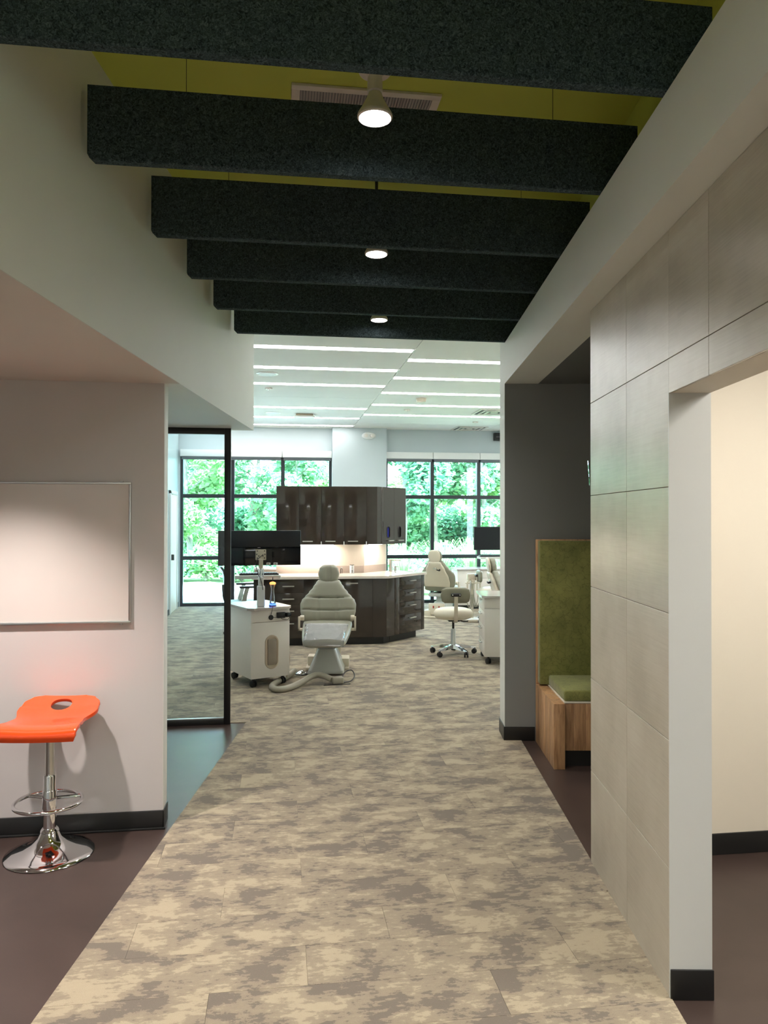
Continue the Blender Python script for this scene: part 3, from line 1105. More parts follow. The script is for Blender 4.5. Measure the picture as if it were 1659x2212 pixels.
# worktop with backsplash
r2 = math.sqrt(.5)
P0 = (1.495, FY + .12)
PE = (P0[0] + (UL + .035) * r2 + .025 * r2, P0[1] + (UL + .035) * r2 - .025 * r2)
PB = (PE[0] - .606 * r2, PE[1] + .606 * r2)
top = [(-.36, FY - .03), (1.36, FY - .03)]
for k in range(1, 6):
    a = k / 6 * A45
    top.append((1.36 + .10 * math.sin(a), FY - .03 + .10 * (1 - math.cos(a))))
top += [(PE[0] - .02, PE[1] - .02), (PE[0] - .004, PE[1] + .004), (PE[0] - .02, PE[1] + .03), PB, (1.148, 10.33), (-.36, 10.33)]
t = thing('worktop', 'pale quartz worktop with upstand running across the whole island', 'worktop', (0, 0, 0))
MB().prism(top, Z1, .896).build('slab', COUNTER, t)
MB().box(-.05, 1.14, 10.315, 10.33, .896, .995, .002).build('upstand', SPLASH, t)
q = (1.148, 10.33)
MB().prism([(q[0] - .008, q[1] - .017), (q[0] + .35 * r2 * 1.4, q[1] + .35 * r2 * 1.4 - .02), (q[0] + .35 * r2 * 1.4, q[1] + .35 * r2 * 1.4), (q[0] - .008, q[1])], .896, .995).build('upstand', SPLASH, t)
MB().box(-.345, -.052, 10.31, 10.33, .896, .950, .002).build('upstand', SPLASH, t)
MB().box(-.345, -.052, 10.28, 10.45, .950, .975, .002).build('ledge', SHADEW, t)
# partition that carries the wall cabinets
pa = MB()
pe = (q[0] + .495 * r2, q[1] + .495 * r2)
pa.prism([(-.05, 10.33), (q[0], 10.33), pe, (pe[0] - .1 * r2, pe[1] + .1 * r2), (q[0] - .045, 10.43), (-.05, 10.43)], 0, 2.06)
struct(pa.build('wall_back', CREAM), 'white partition between worktop and wall cabinets')
struct(MB().box(-.345, -.05, 10.331, 10.43, 0, .95).build('wall_back', CREAM), 'low end of the partition')
# wall cabinets
UY, UZ0, UZ1 = 10.0, 1.295, 2.068
xs_ = [-.05, .246, .542, .843, 1.142]
nm = ['leftmost dark gloss wall cabinet, above the monitor', 'second dark gloss wall cabinet from the left, its handle beside the monitor',
      'third dark gloss wall cabinet from the left, above the chair headrest', 'fourth dark gloss wall cabinet from the left, beside the bend']
for a, b, lb in zip(xs_[:-1], xs_[1:], nm):
    t = thing('wall_cabinet', lb, 'cabinet', ((a + b) / 2, UY, 0), group='dark wall cabinets')
    h = (b - a) / 2
    MB().box(-h, h, .02, .329, UZ0 + .01, UZ1).build('body', ESPR, t)
    d = MB().box(-h + .0015, h - .0015, 0, .02, UZ0, UZ1, .001).build('door', ESPR, t)
    handle_bar(d, -.035 if b > .3 else -.01, UZ0 + .045, .0, .135)
    if b < 1.2:
        MB().lathe([(.001, -.03), (.006, -.03), (.006, .03), (.001, .03)], 10, c=(h - .004, -.006, UZ0 + .012)).build('hinge_pin', SHADEW, d)
ux = 1.142
t = thing('wall_cabinet', 'narrow dark gloss corner filler between straight and angled wall cabinets', 'cabinet', (ux, UY, 0), group='dark wall cabinets')
MB().prism([(0.001, 0), (.143, 0), (.143 + .06, .06), (.143 + .06 - .233, .06 + .233), (0.001, .328)], UZ0, UZ1).build('body', ESPR, t)
t = thing('wall_cabinet', 'angled dark gloss wall cabinet with two oval glove slots', 'cabinet', (ux + .203, UY + .06, 0), A45, 'dark wall cabinets')
UW = .57
MB().box(.002, UW, .02, .325, UZ0 + .01, UZ1).build('body', ESPR, t)


def oval_door(x0, x1, name, glove):
    """door with an oval opening low in it and gloves showing behind"""
    n = 40
    cx, cz, rx, rz = (x0 + x1) / 2 - .01, UZ0 + .16, .030, .075
    inner, outer = [], []
    for k in range(n):
        a = 2 * PI * k / n
        c, s = math.cos(a), math.sin(a)
        inner.append((cx + rx * c, cz + (rz - rx) * (1 if s > 0 else -1) + rx * s))
        # matching point on the rectangle
        w0, w1, h0, h1 = x0 - cx, x1 - cx, UZ0 - cz, UZ1 - cz
        tx = (w1 if c > 0 else w0) / c if abs(c) > 1e-6 else 1e9
        tz = (h1 if s > 0 else h0) / s if abs(s) > 1e-6 else 1e9
        tt = min(tx, tz)
        outer.append((cx + c * tt, cz + s * tt))
    for corner in ((x0, UZ0), (x1, UZ0), (x1, UZ1), (x0, UZ1)):
        k = min(range(n), key=lambda i: (outer[i][0] - corner[0]) ** 2 + (outer[i][1] - corner[1]) ** 2)
        outer[k] = corner
    m = MB()
    loops = [[(x, .0, z) for x, z in outer], [(x, .0, z) for x, z in inner], [(x, .02, z) for x, z in inner], [(x, .02, z) for x, z in outer]]
    vs = [p for lp in loops for p in lp]
    fs = []
    for i in range(4):
        a, b = i * n, ((i + 1) % 4) * n
        for k in range(n):
            fs.append((a + k, a + (k + 1) % n, b + (k + 1) % n, b + k))
    m.add(vs, fs)
    d = m.build('door', ESPR, t)
    MB().box(cx - .028, cx + .028, .012, .022, cz - .073, cz + .073, .004).build('slot_back', glove, d)
    m = MB()
    ol = [(cx + (rx + .002) * math.cos(a), -.002, cz + (rz - rx) * (1 if math.sin(a) > 0 else -1) + (rx + .002) * math.sin(a)) for a in [2 * PI * k / 40 for k in range(40)]]
    m.tube(ol, .004, 8, closed=True)
    m.build('slot_rim', BLKPL, d)
    handle_bar(d, (x0 + x1) / 2 + (.03 if name == 'a' else 0), UZ0 + .045, 0, .12)


MB().box(.002, .055, 0, .02, UZ0, UZ1, .001).build('filler', ESPR, t)
oval_door(.057, .293, 'a', GLOVE)
oval_door(.296, UW, 'b', BLKPL)
MB().lathe([(.001, -.03), (.03, -.026), (.04, -.005), (.04, 0), (.001, 0)], 18, c=(.40, .12, UZ0 + .01)).build('puck_light', CREAM, t)
# light tubes under the wall cabinets
for x0, x1, lb in ((-.02, .72, 'slim light under the straight wall cabinets'),):
    t = thing('cabinet_light', lb, 'light', ((x0 + x1) / 2, 10.19, UZ0 - .004), group='lights under the wall cabinets')
    h = (x1 - x0) / 2
    MB().box(-h, h, -.03, .03, -.004, .014).build('housing', CARTW, t)
    MB().box(-h + .01, h - .01, -.024, .024, -.010, -.004, .002).build('diffuser', TUBE, t)
t = thing('cabinet_light', 'slim light under the angled wall cabinets', 'light', (1.30, 10.33, UZ0 - .004), A45, 'lights under the wall cabinets')
MB().box(-.13, .13, -.03, .03, -.004, .014).build('housing', CARTW, t)
MB().box(-.12, .12, -.024, .024, -.010, -.004, .002).build('diffuser', TUBE, t)
# things on the partition and the worktop
t = thing('wall_outlet', 'wide white power outlet on the lit wall over the worktop', 'outlet', (.382, 10.33, 1.062))
MB().box(-.058, .058, -.006, 0, -.036, .036, .003).build('cover_plate', CREAM, t)
for s in (-1, 1):
    MB().box(s * .027 - .016, s * .027 + .016, -.009, -.005, -.024, .024, .003).build('socket', SHADEW, t)
t = thing('canister', 'small white canister with dark print standing on the worktop', 'canister', (.965, 10.2, .896))
MB().lathe([(.001, 0), (.028, 0), (.030, .004), (.030, .108), (.026, .114), (.001, .114)], 28).build('body', SHADEW, t)
MB().lathe([(.001, .112), (.032, .112), (.032, .122), (.001, .124)], 28).build('lid', GROUT, t)
m = MB()
for a, b in ((.018, .030), (.038, .048), (.075, .080)):
    m.box(-.006, .008, -.0306, -.029, a, b)
m.build('print', BLKPL, t)
t = thing('small_bottle', 'tiny clear bottle on the worktop right of the chair headrest', 'bottle', (.825, 10.22, .896))
MB().lathe([(.001, 0), (.016, 0), (.017, .003), (.017, .055), (.009, .066), (.009, .075), (.001, .076)], 22).build('body', CLEAR, t)
MB().lathe([(.001, .074), (.011, .074), (.011, .088), (.001, .089)], 18).build('cap', SHADEW, t)
t = thing('faucet', 'brushed faucet standing at the back of the worktop by the window', 'faucet', (1.555, 10.60, .896), A45)
MB().lathe([(.001, 0), (.03, 0), (.03, .008), (.001, .01)], 20).build('base', STEEL, t)
MB().box(-.018, .018, -.016, .016, .006, .165, .004).build('body', STEEL, t)
MB().box(-.016, .016, -.17, .016, .15, .168, .004).build('spout', STEEL, t)
m = MB()
m.lathe([(.001, 0), (.018, 0), (.018, .06), (.012, .066), (.001, .066)], 18, c=(.11, .0, 0))
m.box(.104, .116, -.06, .005, .06, .068, .002)
m.build('lever', STEEL, t)
t = thing('sink', 'shallow oval sink rim let into the right end of the worktop', 'sink', (1.72, 10.42, .896), A45)
MB().lathe([(.15, -.001), (.17, .004), (.18, .002), (.183, 0), (.18, -.02), (.12, -.0235), (.001, -.0235), (.001, -.021), (.11, -.021), (.15, -.001)], 40, M=Matrix.Diagonal((1.0, .62, 1, 1))).build('basin', SPLASH, t)
# ---------------------------------------------------------------- treatment chair
def interp(ks, v):
    for (a, x), (b, y_) in zip(ks[:-1], ks[1:]):
        if v <= b:
            t_ = max(0, (v - a) / (b - a))
            t_ = t_ * t_ * (3 - 2 * t_)
            return x + (y_ - x) * t_
    return ks[-1][1]


def pillow(n_u, vs, half, pos, thick_f, thick_b, groove=None, pw=5):
    """closed cushion: half(v) width, pos(v) -> (y, z), thick_f / thick_b(u, v) along -y / +y"""
    m = MB()
    us = [-math.cos(PI * i / n_u) for i in range(n_u + 1)]
    us = [math.copysign(abs(u) ** .85, u) for u in us]
    F, B = [], []
    for v in vs:
        yy, zz, ny, nz = pos(v)
        vv = 2 * v - 1
        lf, lb = [], []
        for u in us:
            e = max(0.0, (1 - abs(u) ** pw) * (1 - abs(vv) ** (pw + 3))) ** .5
            a = thick_f(u, v) * e
            if groove:
                a -= groove(u, v) * e
            b = thick_b(u, v) * e
            x = u * half(v)
            lf.append((x, yy + ny * a, zz + nz * a))
            lb.append((x, yy - ny * b, zz - nz * b))
        F.append(lf)
        B.append(lb)
    m.grid(F)
    m.grid(B, flip=True)
    return m


g_ = lambda d, w: math.exp(-(d / w) ** 2)


def make_chair(label):
    t = thing('treatment_chair', label, 'chair', (0, 0, 0), group='treatment chairs')
    # pedestal
    def rr(hx, hy, z, cy=0, n=6, r=.04):
        out = []
        for sx, sy, a0 in ((1, 1, 0), (-1, 1, 90), (-1, -1, 180), (1, -1, 270)):
            for k in range(n + 1):
                a = math.radians(a0 + 90 * k / n)
                out.append((sx * (hx - r) + r * math.cos(a), cy + sy * (hy - r) + r * math.sin(a), z))
        return out
    MB().rings([rr(.185, .24, .02), rr(.185, .24, .05), rr(.10, .13, .245, .02), rr(.095, .125, .255, .02)]).build('pedestal', PEDW, t)
    MB().box(-.075, .075, -.07, .11, .25, .345, .012).build('lift_column', PEDW, t)
    MB().box(-.235, .235, .06, .36, .0, .03, .008).build('base_plate', SHELL, t)
    MB().box(-.22, -.10, .14, .30, .03, .135, .012).build('junction_box', SHELL, t)
    b = MB().box(.10, .235, .08, .30, .03, .12, .012).build('junction_box', SHELL, t)
    MB().box(-.14, .14, .255, .285, .05, .24, .01).build('rear_cover', SHELL, t)
    for s in (-1, 1):
        MB().box(s * .05 - .011, s * .05 + .011, .285, .293, .16, .20, .003).build('rocker_switch', REDSW, t)
        MB().lathe([(.001, 0), (.03, 0), (.028, .02), (.001, .02)], 16, c=(s * .20, .33, 0)).build('foot_pad', BLKPL, t)
    # seat
    ks = [(0, .205), (.12, .228), (.5, .255), (1, .268)]
    prof = [(-.66, .400), (-.645, .430), (-.58, .448), (-.40, .468), (-.15, .498), (.12, .522)]

    def spos(v):
        x = v * (len(prof) - 1)
        i = min(int(x), len(prof) - 2)
        f_ = x - i
        return (prof[i][0] + (prof[i + 1][0] - prof[i][0]) * f_, prof[i][1] + (prof[i + 1][1] - prof[i][1]) * f_)
    m = MB()
    # lofted cross sections along the length, rounded
    rings = []
    N = 26
    for yv, zt, zb, hw_ in ((-.675, .405, .385, .15), (-.668, .425, .368, .185), (-.645, .440, .360, .203), (-.60, .449, .362, .214),
                            (-.50, .457, .372, .226), (-.35, .472, .385, .240), (-.15, .495, .400, .256), (.05, .520, .415, .266), (.13, .530, .43, .266), (.15, .520, .445, .255)):
        lp = []
        for k in range(N):
            a = 2 * PI * k / N
            c, s = math.cos(a), math.sin(a)
            e = .45
            lp.append((hw_ * math.copysign(abs(c) ** e, c), yv, (zt + zb) / 2 + (zt - zb) / 2 * math.copysign(abs(s) ** e, s)))
        rings.append(lp)
    m.rings(rings)
    seat = m.build('seat', UPH, t, 60)
    # clear protective sheet over the foot end of the seat
    m = MB()
    P = []
    for i in range(15):
        u = -1 + 2 * i / 14
        rowp = []
        for j in range(15):
            v = j / 14
            yv = -.685 + .62 * v if v > .16 else -.685 - .004 * (1 - v / .16)
            hw_ = .196 + .035 * v
            if v > .16:
                w = (yv + .66) / .62
                zt = .448 + .068 * max(0, w)
            else:
                zt = .375 + .073 * (v / .16)
            sag = .006 * math.sin(5 * u + 7 * v) + .006 * math.sin(13 * v - 4 * u) * (.3 + abs(u))
            drop = .0 if abs(u) < .85 else .012 * (abs(u) - .85) / .15
            rowp.append((u * hw_, yv, zt + .010 + sag * .5 - drop))
        P.append(rowp)
    m.grid(P)
    o = m.build('protective_sheet', SHEET, seat, 60)
    md = o.modifiers.new('thickness', 'SOLIDIFY')
    md.thickness = .0012
    MB().box(-.19, .19, -.45, .18, .335, .395, .02).build('seat_frame', PEDW, t)
    # backrest
    hk = [(0, .262), (.10, .288), (.28, .305), (.42, .308), (.52, .292), (.60, .258), (.70, .216), (.82, .172), (.93, .140), (1, .120)]
    tilt = math.radians(20)
    H = .47

    def bpos(v):
        d = (v - .0) * H
        return (.165 + d * math.sin(tilt), .500 + d * math.cos(tilt) * 1.02, -math.cos(tilt), math.sin(tilt))
    vs = [.5 - .5 * math.cos(PI * j / 56) for j in range(57)]
    tf = lambda u, v: .060 + .022 * (abs(u) ** 2) * (1 if v < .6 else .5)
    tb = lambda u, v: .030

    def gro(u, v):
        v1 = .58 - .025 * (1 - u * u) + .0
        v2 = .285 - .02 * (1 - u * u)
        a = .022 * g_(v - v1, .018) + .022 * g_(v - v2, .018)
        if v < .60:
            a += .012 * g_(abs(u) - .37, .035) * (1 if v < .56 else .4)
        return a
    pillow(52, vs, lambda v: interp(hk, v), bpos, tf, tb, gro).build('backrest', UPH, t, 70)
    # back shell
    hs = [(0, .215), (.15, .225), (.35, .215), (.7, .165), (.93, .118), (1, .10)]

    def spos2(v):
        y_, z_, ny, nz = bpos(.04 + .93 * v)
        return (y_ + .055, z_ - .01, ny, nz)
    sh = pillow(28, [.5 - .5 * math.cos(PI * j / 28) for j in range(29)], lambda v: interp(hs, v), spos2, lambda u, v: .04, lambda u, v: .022, None, 8).build('back_shell', SHELL, t, 60)
    m = MB()
    m.tube([(-.09, .36, .80), (-.09, .395, .79)], .014, 12)
    m.tube([(-.09, .395, .79), (-.05, .40, .80)], .010, 10)
    m.build('release_knob', BLKPL, sh)
    # headrest
    hh = [(0, .055), (.06, .078), (.18, .102), (.5, .119), (.8, .104), (.94, .078), (1, .052)]

    def hpos(v):
        d = v * .205
        return (.315 + d * math.sin(math.radians(10)), .915 + d, -1, .18)
    hg = lambda u, v: .010 * (g_(abs(u) - .17, .05))
    pillow(30, [.5 - .5 * math.cos(PI * j / 26) for j in range(27)], lambda v: interp(hh, v), hpos, lambda u, v: .058, lambda u, v: .02, hg, 2.6).build('headrest', UPH, t, 70)
    pillow(20, [.5 - .5 * math.cos(PI * j / 18) for j in range(19)], lambda v: interp(hh, v) * .92, lambda v: (hpos(v)[0] + .045, *hpos(v)[1:]), lambda u, v: .03, lambda u, v: .02, None, 3).build('headrest_shell', SHELL, t, 70)
    MB().box(-.03, .03, .345, .365, .80, .97, .004).build('headrest_bar', CHROME, t)
    # armrest brackets
    for s in (-1, 1):
        m = MB()
        m.box(s * .300 - .010, s * .300 + .010, -.02, .03, .435, .585, .004)
        m.box(s * .245, s * .31, -.02, .03, .435, .460, .004)
        m.build('arm_bracket', SHELL, t)
        MB().lathe([(.001, -.022), (.028, -.02), (.03, 0), (.028, .02), (.001, .022)], 18,
                   M=Matrix.Translation((s * .272, .05, .565)) @ Matrix.Rotation(PI / 2, 4, 'Y')).build('arm_pivot', SHELL, t)
    return t


ch1 = make_chair('sage grey treatment chair facing the corridor, clear sheet over its foot end')
ch1.location = (.502, 8.12, CT)
ch1.rotation_euler = (0, 0, math.radians(-6.5))
c2 = dup(ch1, (2.70, 12.42, CT), math.radians(180 - 33), 'treatment chair seen from behind by the right window, right of the island')
c3 = dup(ch1, (3.12, 9.72, CT), math.radians(180 - 96), 'treatment chair cut off by the wall end, seen from its side above the white cart')
for c in (c2, c3):
    for o in c.children:
        if o.name.startswith('seat') and 'frame' not in o.name:
            for k in list(o.children):
                bpy.data.objects.remove(k)

# hose, pedal and cables around it
t = tag(MB().tube(smooth_path([(.15, 7.93, .06), (.12, 7.86, .045), (.05, 7.70, .037), (-.03, 7.50, .035), (-.075, 7.33, .035), (-.05, 7.21, .035), (.03, 7.19, .035),
                               (.12, 7.29, .036), (.22, 7.42, .05), (.31, 7.53, .075), (.38, 7.56, .085), (.45, 7.54, .07), (.51, 7.50, .045)], 8),
                .029, 16).build('supply_hose', HOSE, None, 60), 'thick grey beige supply hose curling over the carpet beside the cart', 'hose')
t = thing('hose_connector', 'grey beige connector block on the carpet at the end of the hose', 'connector', (.565, 7.50, CT), math.radians(8))
MB().box(-.055, .06, -.045, .045, 0, .068, .016, 3).build('block', HOSE, t)
MB().box(-.15, .12, -.065, -.05, 0, .006, .002).build('floor_strip', BLKPL, t)
t = thing('foot_pedal', 'round chrome foot pedal on the carpet between cart and chair', 'pedal', (.225, 7.99, CT))
MB().lathe([(.001, 0), (.066, 0), (.070, .006), (.062, .012), (.001, .012)], 32).build('base', BLKPL, t)
MB().lathe([(.001, .012), (.060, .012), (.058, .018), (.030, .034), (.012, .040), (.001, .041)], 32).build('dome', CHROME, t)
tag(MB().tube(smooth_path([(.16, 7.98, .012), (.08, 7.93, .010), (.0, 7.97, .010), (-.05, 8.03, .012)]), .005, 8).build('pedal_cable', HOSE), 'thin cable from the chrome foot pedal to the cart', 'cable')
tag(MB().tube(smooth_path([(.615, 7.60, .03), (.66, 7.70, .075), (.73, 7.74, .085), (.755, 7.68, .04), (.71, 7.58, .011), (.63, 7.51, .011), (.62, 7.49, .02)]), .006, 8).build('cable_loop', BLKPL), 'black cable loop lying at the right foot of the treatment chair', 'cable')

# ---------------------------------------------------------------- mobile carts
def caster(parent, x, y, name='caster', r=.032, s=1.0, yaw=0.0):
    m = MB()
    Mx = Matrix.Translation((x, y, r)) @ Matrix.Rotation(yaw, 4, 'Z') @ Matrix.Rotation(PI / 2, 4, 'Y')
    for a in (-.016, .016):
        m.lathe([(.001, a - .009), (r * .8, a - .009), (r, a - .005), (r, a + .005), (r * .8, a + .009), (.001, a + .009)], 18, M=Mx)
    m.box(x - .012, x + .012, y - .014, y + .014, r, r * 2 + .018, .004)
    return m.build(name, BLKPL, parent)


def make_cart(label):
    t = thing('mobile_cart', label, 'cart', (0, 0, 0), group='white mobile carts')
    hx, hy = .205, .30
    zb, zt = .088, .745
    MB().box(-hx + .016, hx - .016, -hy + .016, hy, zb, zt).build('body', CARTW, t)
    MB().box(-hx, -hx + .016, -hy + .002, hy, zb, zt, .002).build('side_panel', CARTW, t)
    MB().box(-hx + .001, hx - .001, -hy, -hy + .016, .632, zt, .002).build('end_panel', CARTW, t)
    ep = MB().box(-hx + .001, hx - .001, -hy, -hy + .016, zb, .628, .002).build('end_panel', CARTW, t)
    # drawers open to the right hand side
    for a, b in ((zb, .255), (.255, .42), (.42, .585), (.585, zt)):
        d = MB().box(hx - .016, hx, -hy + .016, hy, a + .0015, b - .0015, .002).build('drawer', CARTW, t)
        m = MB()
        m.box(hx + .018, hx + .028, -.09, .09, b - .045, b - .033, .003)
        for s in (-1, 1):
            m.box(hx, hx + .02, s * .075 - .005, s * .075 + .005, b - .044, b - .034)
        m.build('handle', STEEL, d)
    # top with clipped front corners
    m = MB()
    e = .028
    m.prism([(-hx - e + .05, -hy - e), (hx + e - .05, -hy - e), (hx + e, -hy - e + .06), (hx + e, hy + e), (-hx - e, hy + e), (-hx - e, -hy - e + .06)], zt + .003, .772)
    m.build('top', CARTTOP, t)
    for x in (-hx + .05, hx - .05):
        for y_ in (-hy + .06, hy - .06):
            caster(t, x, y_, yaw=.5)
    return t, ep


cart, ep = make_cart('white mobile cart with oval vent beside the big treatment chair')


def oval_loop(cx, cz, rx, rz, y_, n=36):
    return [(cx + rx * math.cos(2 * PI * k / n), y_, cz + (rz - rx) * (1 if k < n / 2 else -1) + rx * math.sin(2 * PI * k / n)) for k in range(n)]


cx, cz = .012, .335
m = MB()
m.rings([oval_loop(cx, cz, .072, .165, -.300), oval_loop(cx, cz, .072, .165, -.305), oval_loop(cx, cz, .068, .161, -.308), oval_loop(cx, cz, .058, .15, -.308), oval_loop(cx, cz, .058, .15, -.3005)], cap=True)
vent = m.build('vent_frame', BEIGE, ep)
cart.location = (-.217, 7.733, CT)
cart.rotation_euler = (0, 0, math.radians(25))
MB().box(cx - .044, cx + .046, -.3115, -.303, cz - .125, cz + .125, .004).build('vent_grille', GRILLE, cart)
# cart 2 and 3: plain ones at the right
cart2 = copy_tree(cart)
for o in list(cart2.children):
    if o.name.startswith('vent_grille'):
        bpy.data.objects.remove(o)
    else:
        for k in list(o.children):
            if k.name.startswith('vent'):
                bpy.data.objects.remove(k)
cart2.location = (2.52, 8.50, CT)
cart2.rotation_euler = (0, 0, math.radians(-9))
cart2['label'] = 'white mobile cart at the wall end, its right half hidden'
for o in cart2.children:                       # its drawers face left
    if o.name.startswith('drawer') or o.name.startswith('side_panel'):
        o.scale = (-1, 1, 1)
cart3 = dup(cart2, (3.52, 11.05, CT), math.radians(-5), 'white mobile cart under the right monitor, mostly hidden by the wall end')

CM = cart.matrix_basis.copy()
CM = Matrix.Translation((-.217, 7.733, CT)) @ Matrix.Rotation(math.radians(25), 4, 'Z')


def on_cart(x, y_, z):
    p = CM @ Vector((x, y_, z))
    return (p.x, p.y, p.z)


# monitor stand on the first cart
def make_stand(label, side=0.0):
    t = thing('monitor_stand', label, 'stand', (0, 0, 0), group='monitor stands')
    MB().box(-.037, .037, -.03, .045, 0, .205, .012, 3).build('post', SHADEW, t)
    MB().box(-.026, .026, -.022, .03, .205, .285, .008).build('neck', SHADEW, t)
    m = MB()
    m.tube([(0, 0, .28), (0, .01, .36), (0, .03, .40)], .012, 12)
    m.tube([(-.022, .0, .29), (-.022, .01, .37)], .006, 8)
    m.tube([(.022, .0, .29), (.022, .01, .37)], .006, 8)
    m.build('support_rod', CHROME, t)
    MB().box(-.02, .02, -.01, .035, .375, .465, .006).build('tilt_joint', SHELL, t)
    pl = MB().box(-.052, .052, .030, .040, .455, .560, .005).build('mounting_plate', SHELL, t)
    for x, z in ((-.035, .545), (.035, .545), (-.04, .512), (.04, .512), (-.02, .495), (.02, .495), (-.035, .475), (.035, .475)):
        MB().lathe([(.001, 0), (.006, 0), (.006, .003), (.001, .004)], 10, M=Matrix.Translation((x, .030, z)) @ Matrix.Rotation(PI / 2, 4, 'X')).build('screw', BLKPL, pl)
    m = MB()
    m.prism([(-.25 + side, .05), (-.20 + side, .03), (.19 + side, .03), (.20 + side, .05), (.20 + side, .27), (-.25 + side, .27)], .268, .300)
    m.build('keyboard_tray', SHADEW, t)
    return t


sb = on_cart(-.055, -.19, .772)
stand1 = make_stand('white monitor stand on the first cart, post and keyboard tray')
stand1.location = sb
stand1.rotation_euler = (0, 0, math.radians(4))


def make_monitor(label, w, h):
    """seen from its back, screen towards +y"""
    t = thing('monitor', label, 'monitor', (0, 0, 0), group='monitors')
    MB().box(-w / 2, w / 2, .012, .03, 0, h, .003).build('screen_frame', NAVYPL, t)
    MB().box(-w / 2, w / 2, .0, .013, h * .53, h, .004).build('back_cover', NAVYPL, t)
    MB().box(-w / 2 + .0, w / 2, .004, .013, 0, h * .53 - .001, .003).build('gloss_back', BLKGL, t)
    MB().box(-w / 2 + .012, w / 2 - .012, .029, .0315, .014, h - .012).build('screen', BLKGL, t)
    MB().box(.06, .12, .001, .006, h * .06, h * .47, .002).build('port_cover', BLKPL, t)
    return t


mon1 = make_monitor('wide dark monitor seen from behind over the first cart', .81, .345)
mon1.location = (sb[0] - .013, sb[1] + .043, 1.178)
mon1.rotation_euler = (0, 0, math.radians(4))
for x, lb in ((.085, 'small white connector box at the lower edge of the monitor back, left of two'), (.155, 'small white connector box at the lower edge of the monitor back, right of two')):
    p = Vector((sb[0] - .013, sb[1] + .043, 0)) + Matrix.Rotation(math.radians(4), 3, 'Z') @ Vector((x, -.006, 0))
    t = thing('cable_plug', lb, 'plug', (p.x, p.y, 1.183), math.radians(4), 'plugs on the monitor back')
    MB().box(-.020, .020, -.008, .0095, 0, .022, .003).build('shell', SHADEW, t)
    MB().box(-.012, .006, -.009, -.007, .005, .016).build('face_label', GRILLE, t)
t = thing('keyboard', 'dark keyboard lying on the tray of the first monitor stand', 'keyboard', (sb[0] - .03, sb[1] + .165, sb[2] + .300), math.radians(4))
MB().box(-.19, .20, -.07, .07, 0, .016, .004).build('case', BLKPL, t)
m = MB()
for i in range(14):
    for j in range(4):
        m.box(-.18 + i * .0265, -.18 + i * .0265 + .022, -.06 + j * .031, -.06 + j * .031 + .025, .016, .022)
m.build('keys', NAVYPL, t)['kind'] = 'stuff'
# tray edge slots
for a, b in ((-.235, -.14), (-.125, -.09), (.075, .115), (.025, .055), (.125, .185)):
    pass
tag(MB().tube(smooth_path([(sb[0] + .02, sb[1] + .02, sb[2] + .51), (sb[0] - .05, sb[1] - .03, sb[2] + .44), (sb[0] - .03, sb[1] - .045, sb[2] + .34), (sb[0] + .005, sb[1] - .055, sb[2] + .25),
                           (sb[0] + .02, sb[1] - .06, sb[2] + .17), (sb[0] + .015, sb[1] - .05, sb[2] + .20)]), .0035, 8).build('monitor_cable', BLKPL), 'black cable hanging down the monitor stand', 'cable')
# glowing clear tower
lt = on_cart(.055, -.225, .772)
t = thing('glowing_tower', 'clear hourglass tower with amber ring and blue glow standing on the cart', 'lamp', lt, math.radians(25))
MB().lathe([(.001, 0), (.034, 0), (.036, .004), (.036, .010), (.001, .010)], 28).build('base', BLKPL, t)
MB().lathe([(.001, .010), (.034, .010), (.032, .024), (.001, .026)], 28).build('blue_light', BLUEG, t)
MB().lathe([(.026, .026), (.030, .030), (.027, .06), (.017, .13), (.016, .165), (.024, .205), (.025, .215), (.021, .215), (.012, .165), (.013, .13), (.022, .06), (.024, .03)], 30).build('clear_body', CLEAR, t, 60)
MB().lathe([(.001, .214), (.026, .214), (.031, .220), (.031, .230), (.024, .236), (.001, .244)], 28).build('amber_ring', AMBER, t)
MB().tube([(0, 0, .243), (0, 0, .285)], .004, 10).build('tip', BLKPL, t)
ad = on_cart(.115, -.318, .690)
t = thing('power_adapter', 'black power adapter fixed under the cart top', 'adapter', ad, math.radians(25))
MB().box(-.055, .03, -.016, .018, -.028, .028, .005).build('case', BLKPL, t)
MB().box(.032, .085, -.03, .018, -.022, .022, .006).build('plug', BLKGL, t)
MB().tube(smooth_path([(.07, -.02, -.022), (.05, -.022, -.045), (.0, -.022, -.04), (-.02, -.016, -.028)]), .003, 8).build('cord', BLKPL, t)
pk = on_cart(.0, -.308, .672)
t = thing('cable_puck', 'round black puck hanging on a cord at the front of the cart', 'puck', pk, math.radians(25))
MB().lathe([(.001, -.007), (.022, -.007), (.025, -.003), (.025, .004), (.022, .007), (.001, .007)], 24, M=Matrix.Rotation(PI / 2, 4, 'X')).build('disc', BLKPL, t)
MB().tube(smooth_path([(0, 0, .024), (.004, -.022, .08), (.004, -.03, .107), (.006, .0, .114), (.05, .055, .108)]), .0025, 8).build('cord', BLKPL, t)
MB().tube(smooth_path([(.024, 0, 0), (.045, -.004, -.004), (.065, 0, .0)]), .0025, 8).build('cord', BLKPL, t)
tag(MB().tube(smooth_path([on_cart(.235, -.1, .42), on_cart(.265, -.12, .34), on_cart(.27, -.16, .22), on_cart(.235, -.20, .12), on_cart(.215, -.22, .05)]), .008, 8).build('side_hose', BEIGE), 'thin beige hose hanging at the right side of the cart', 'hose')

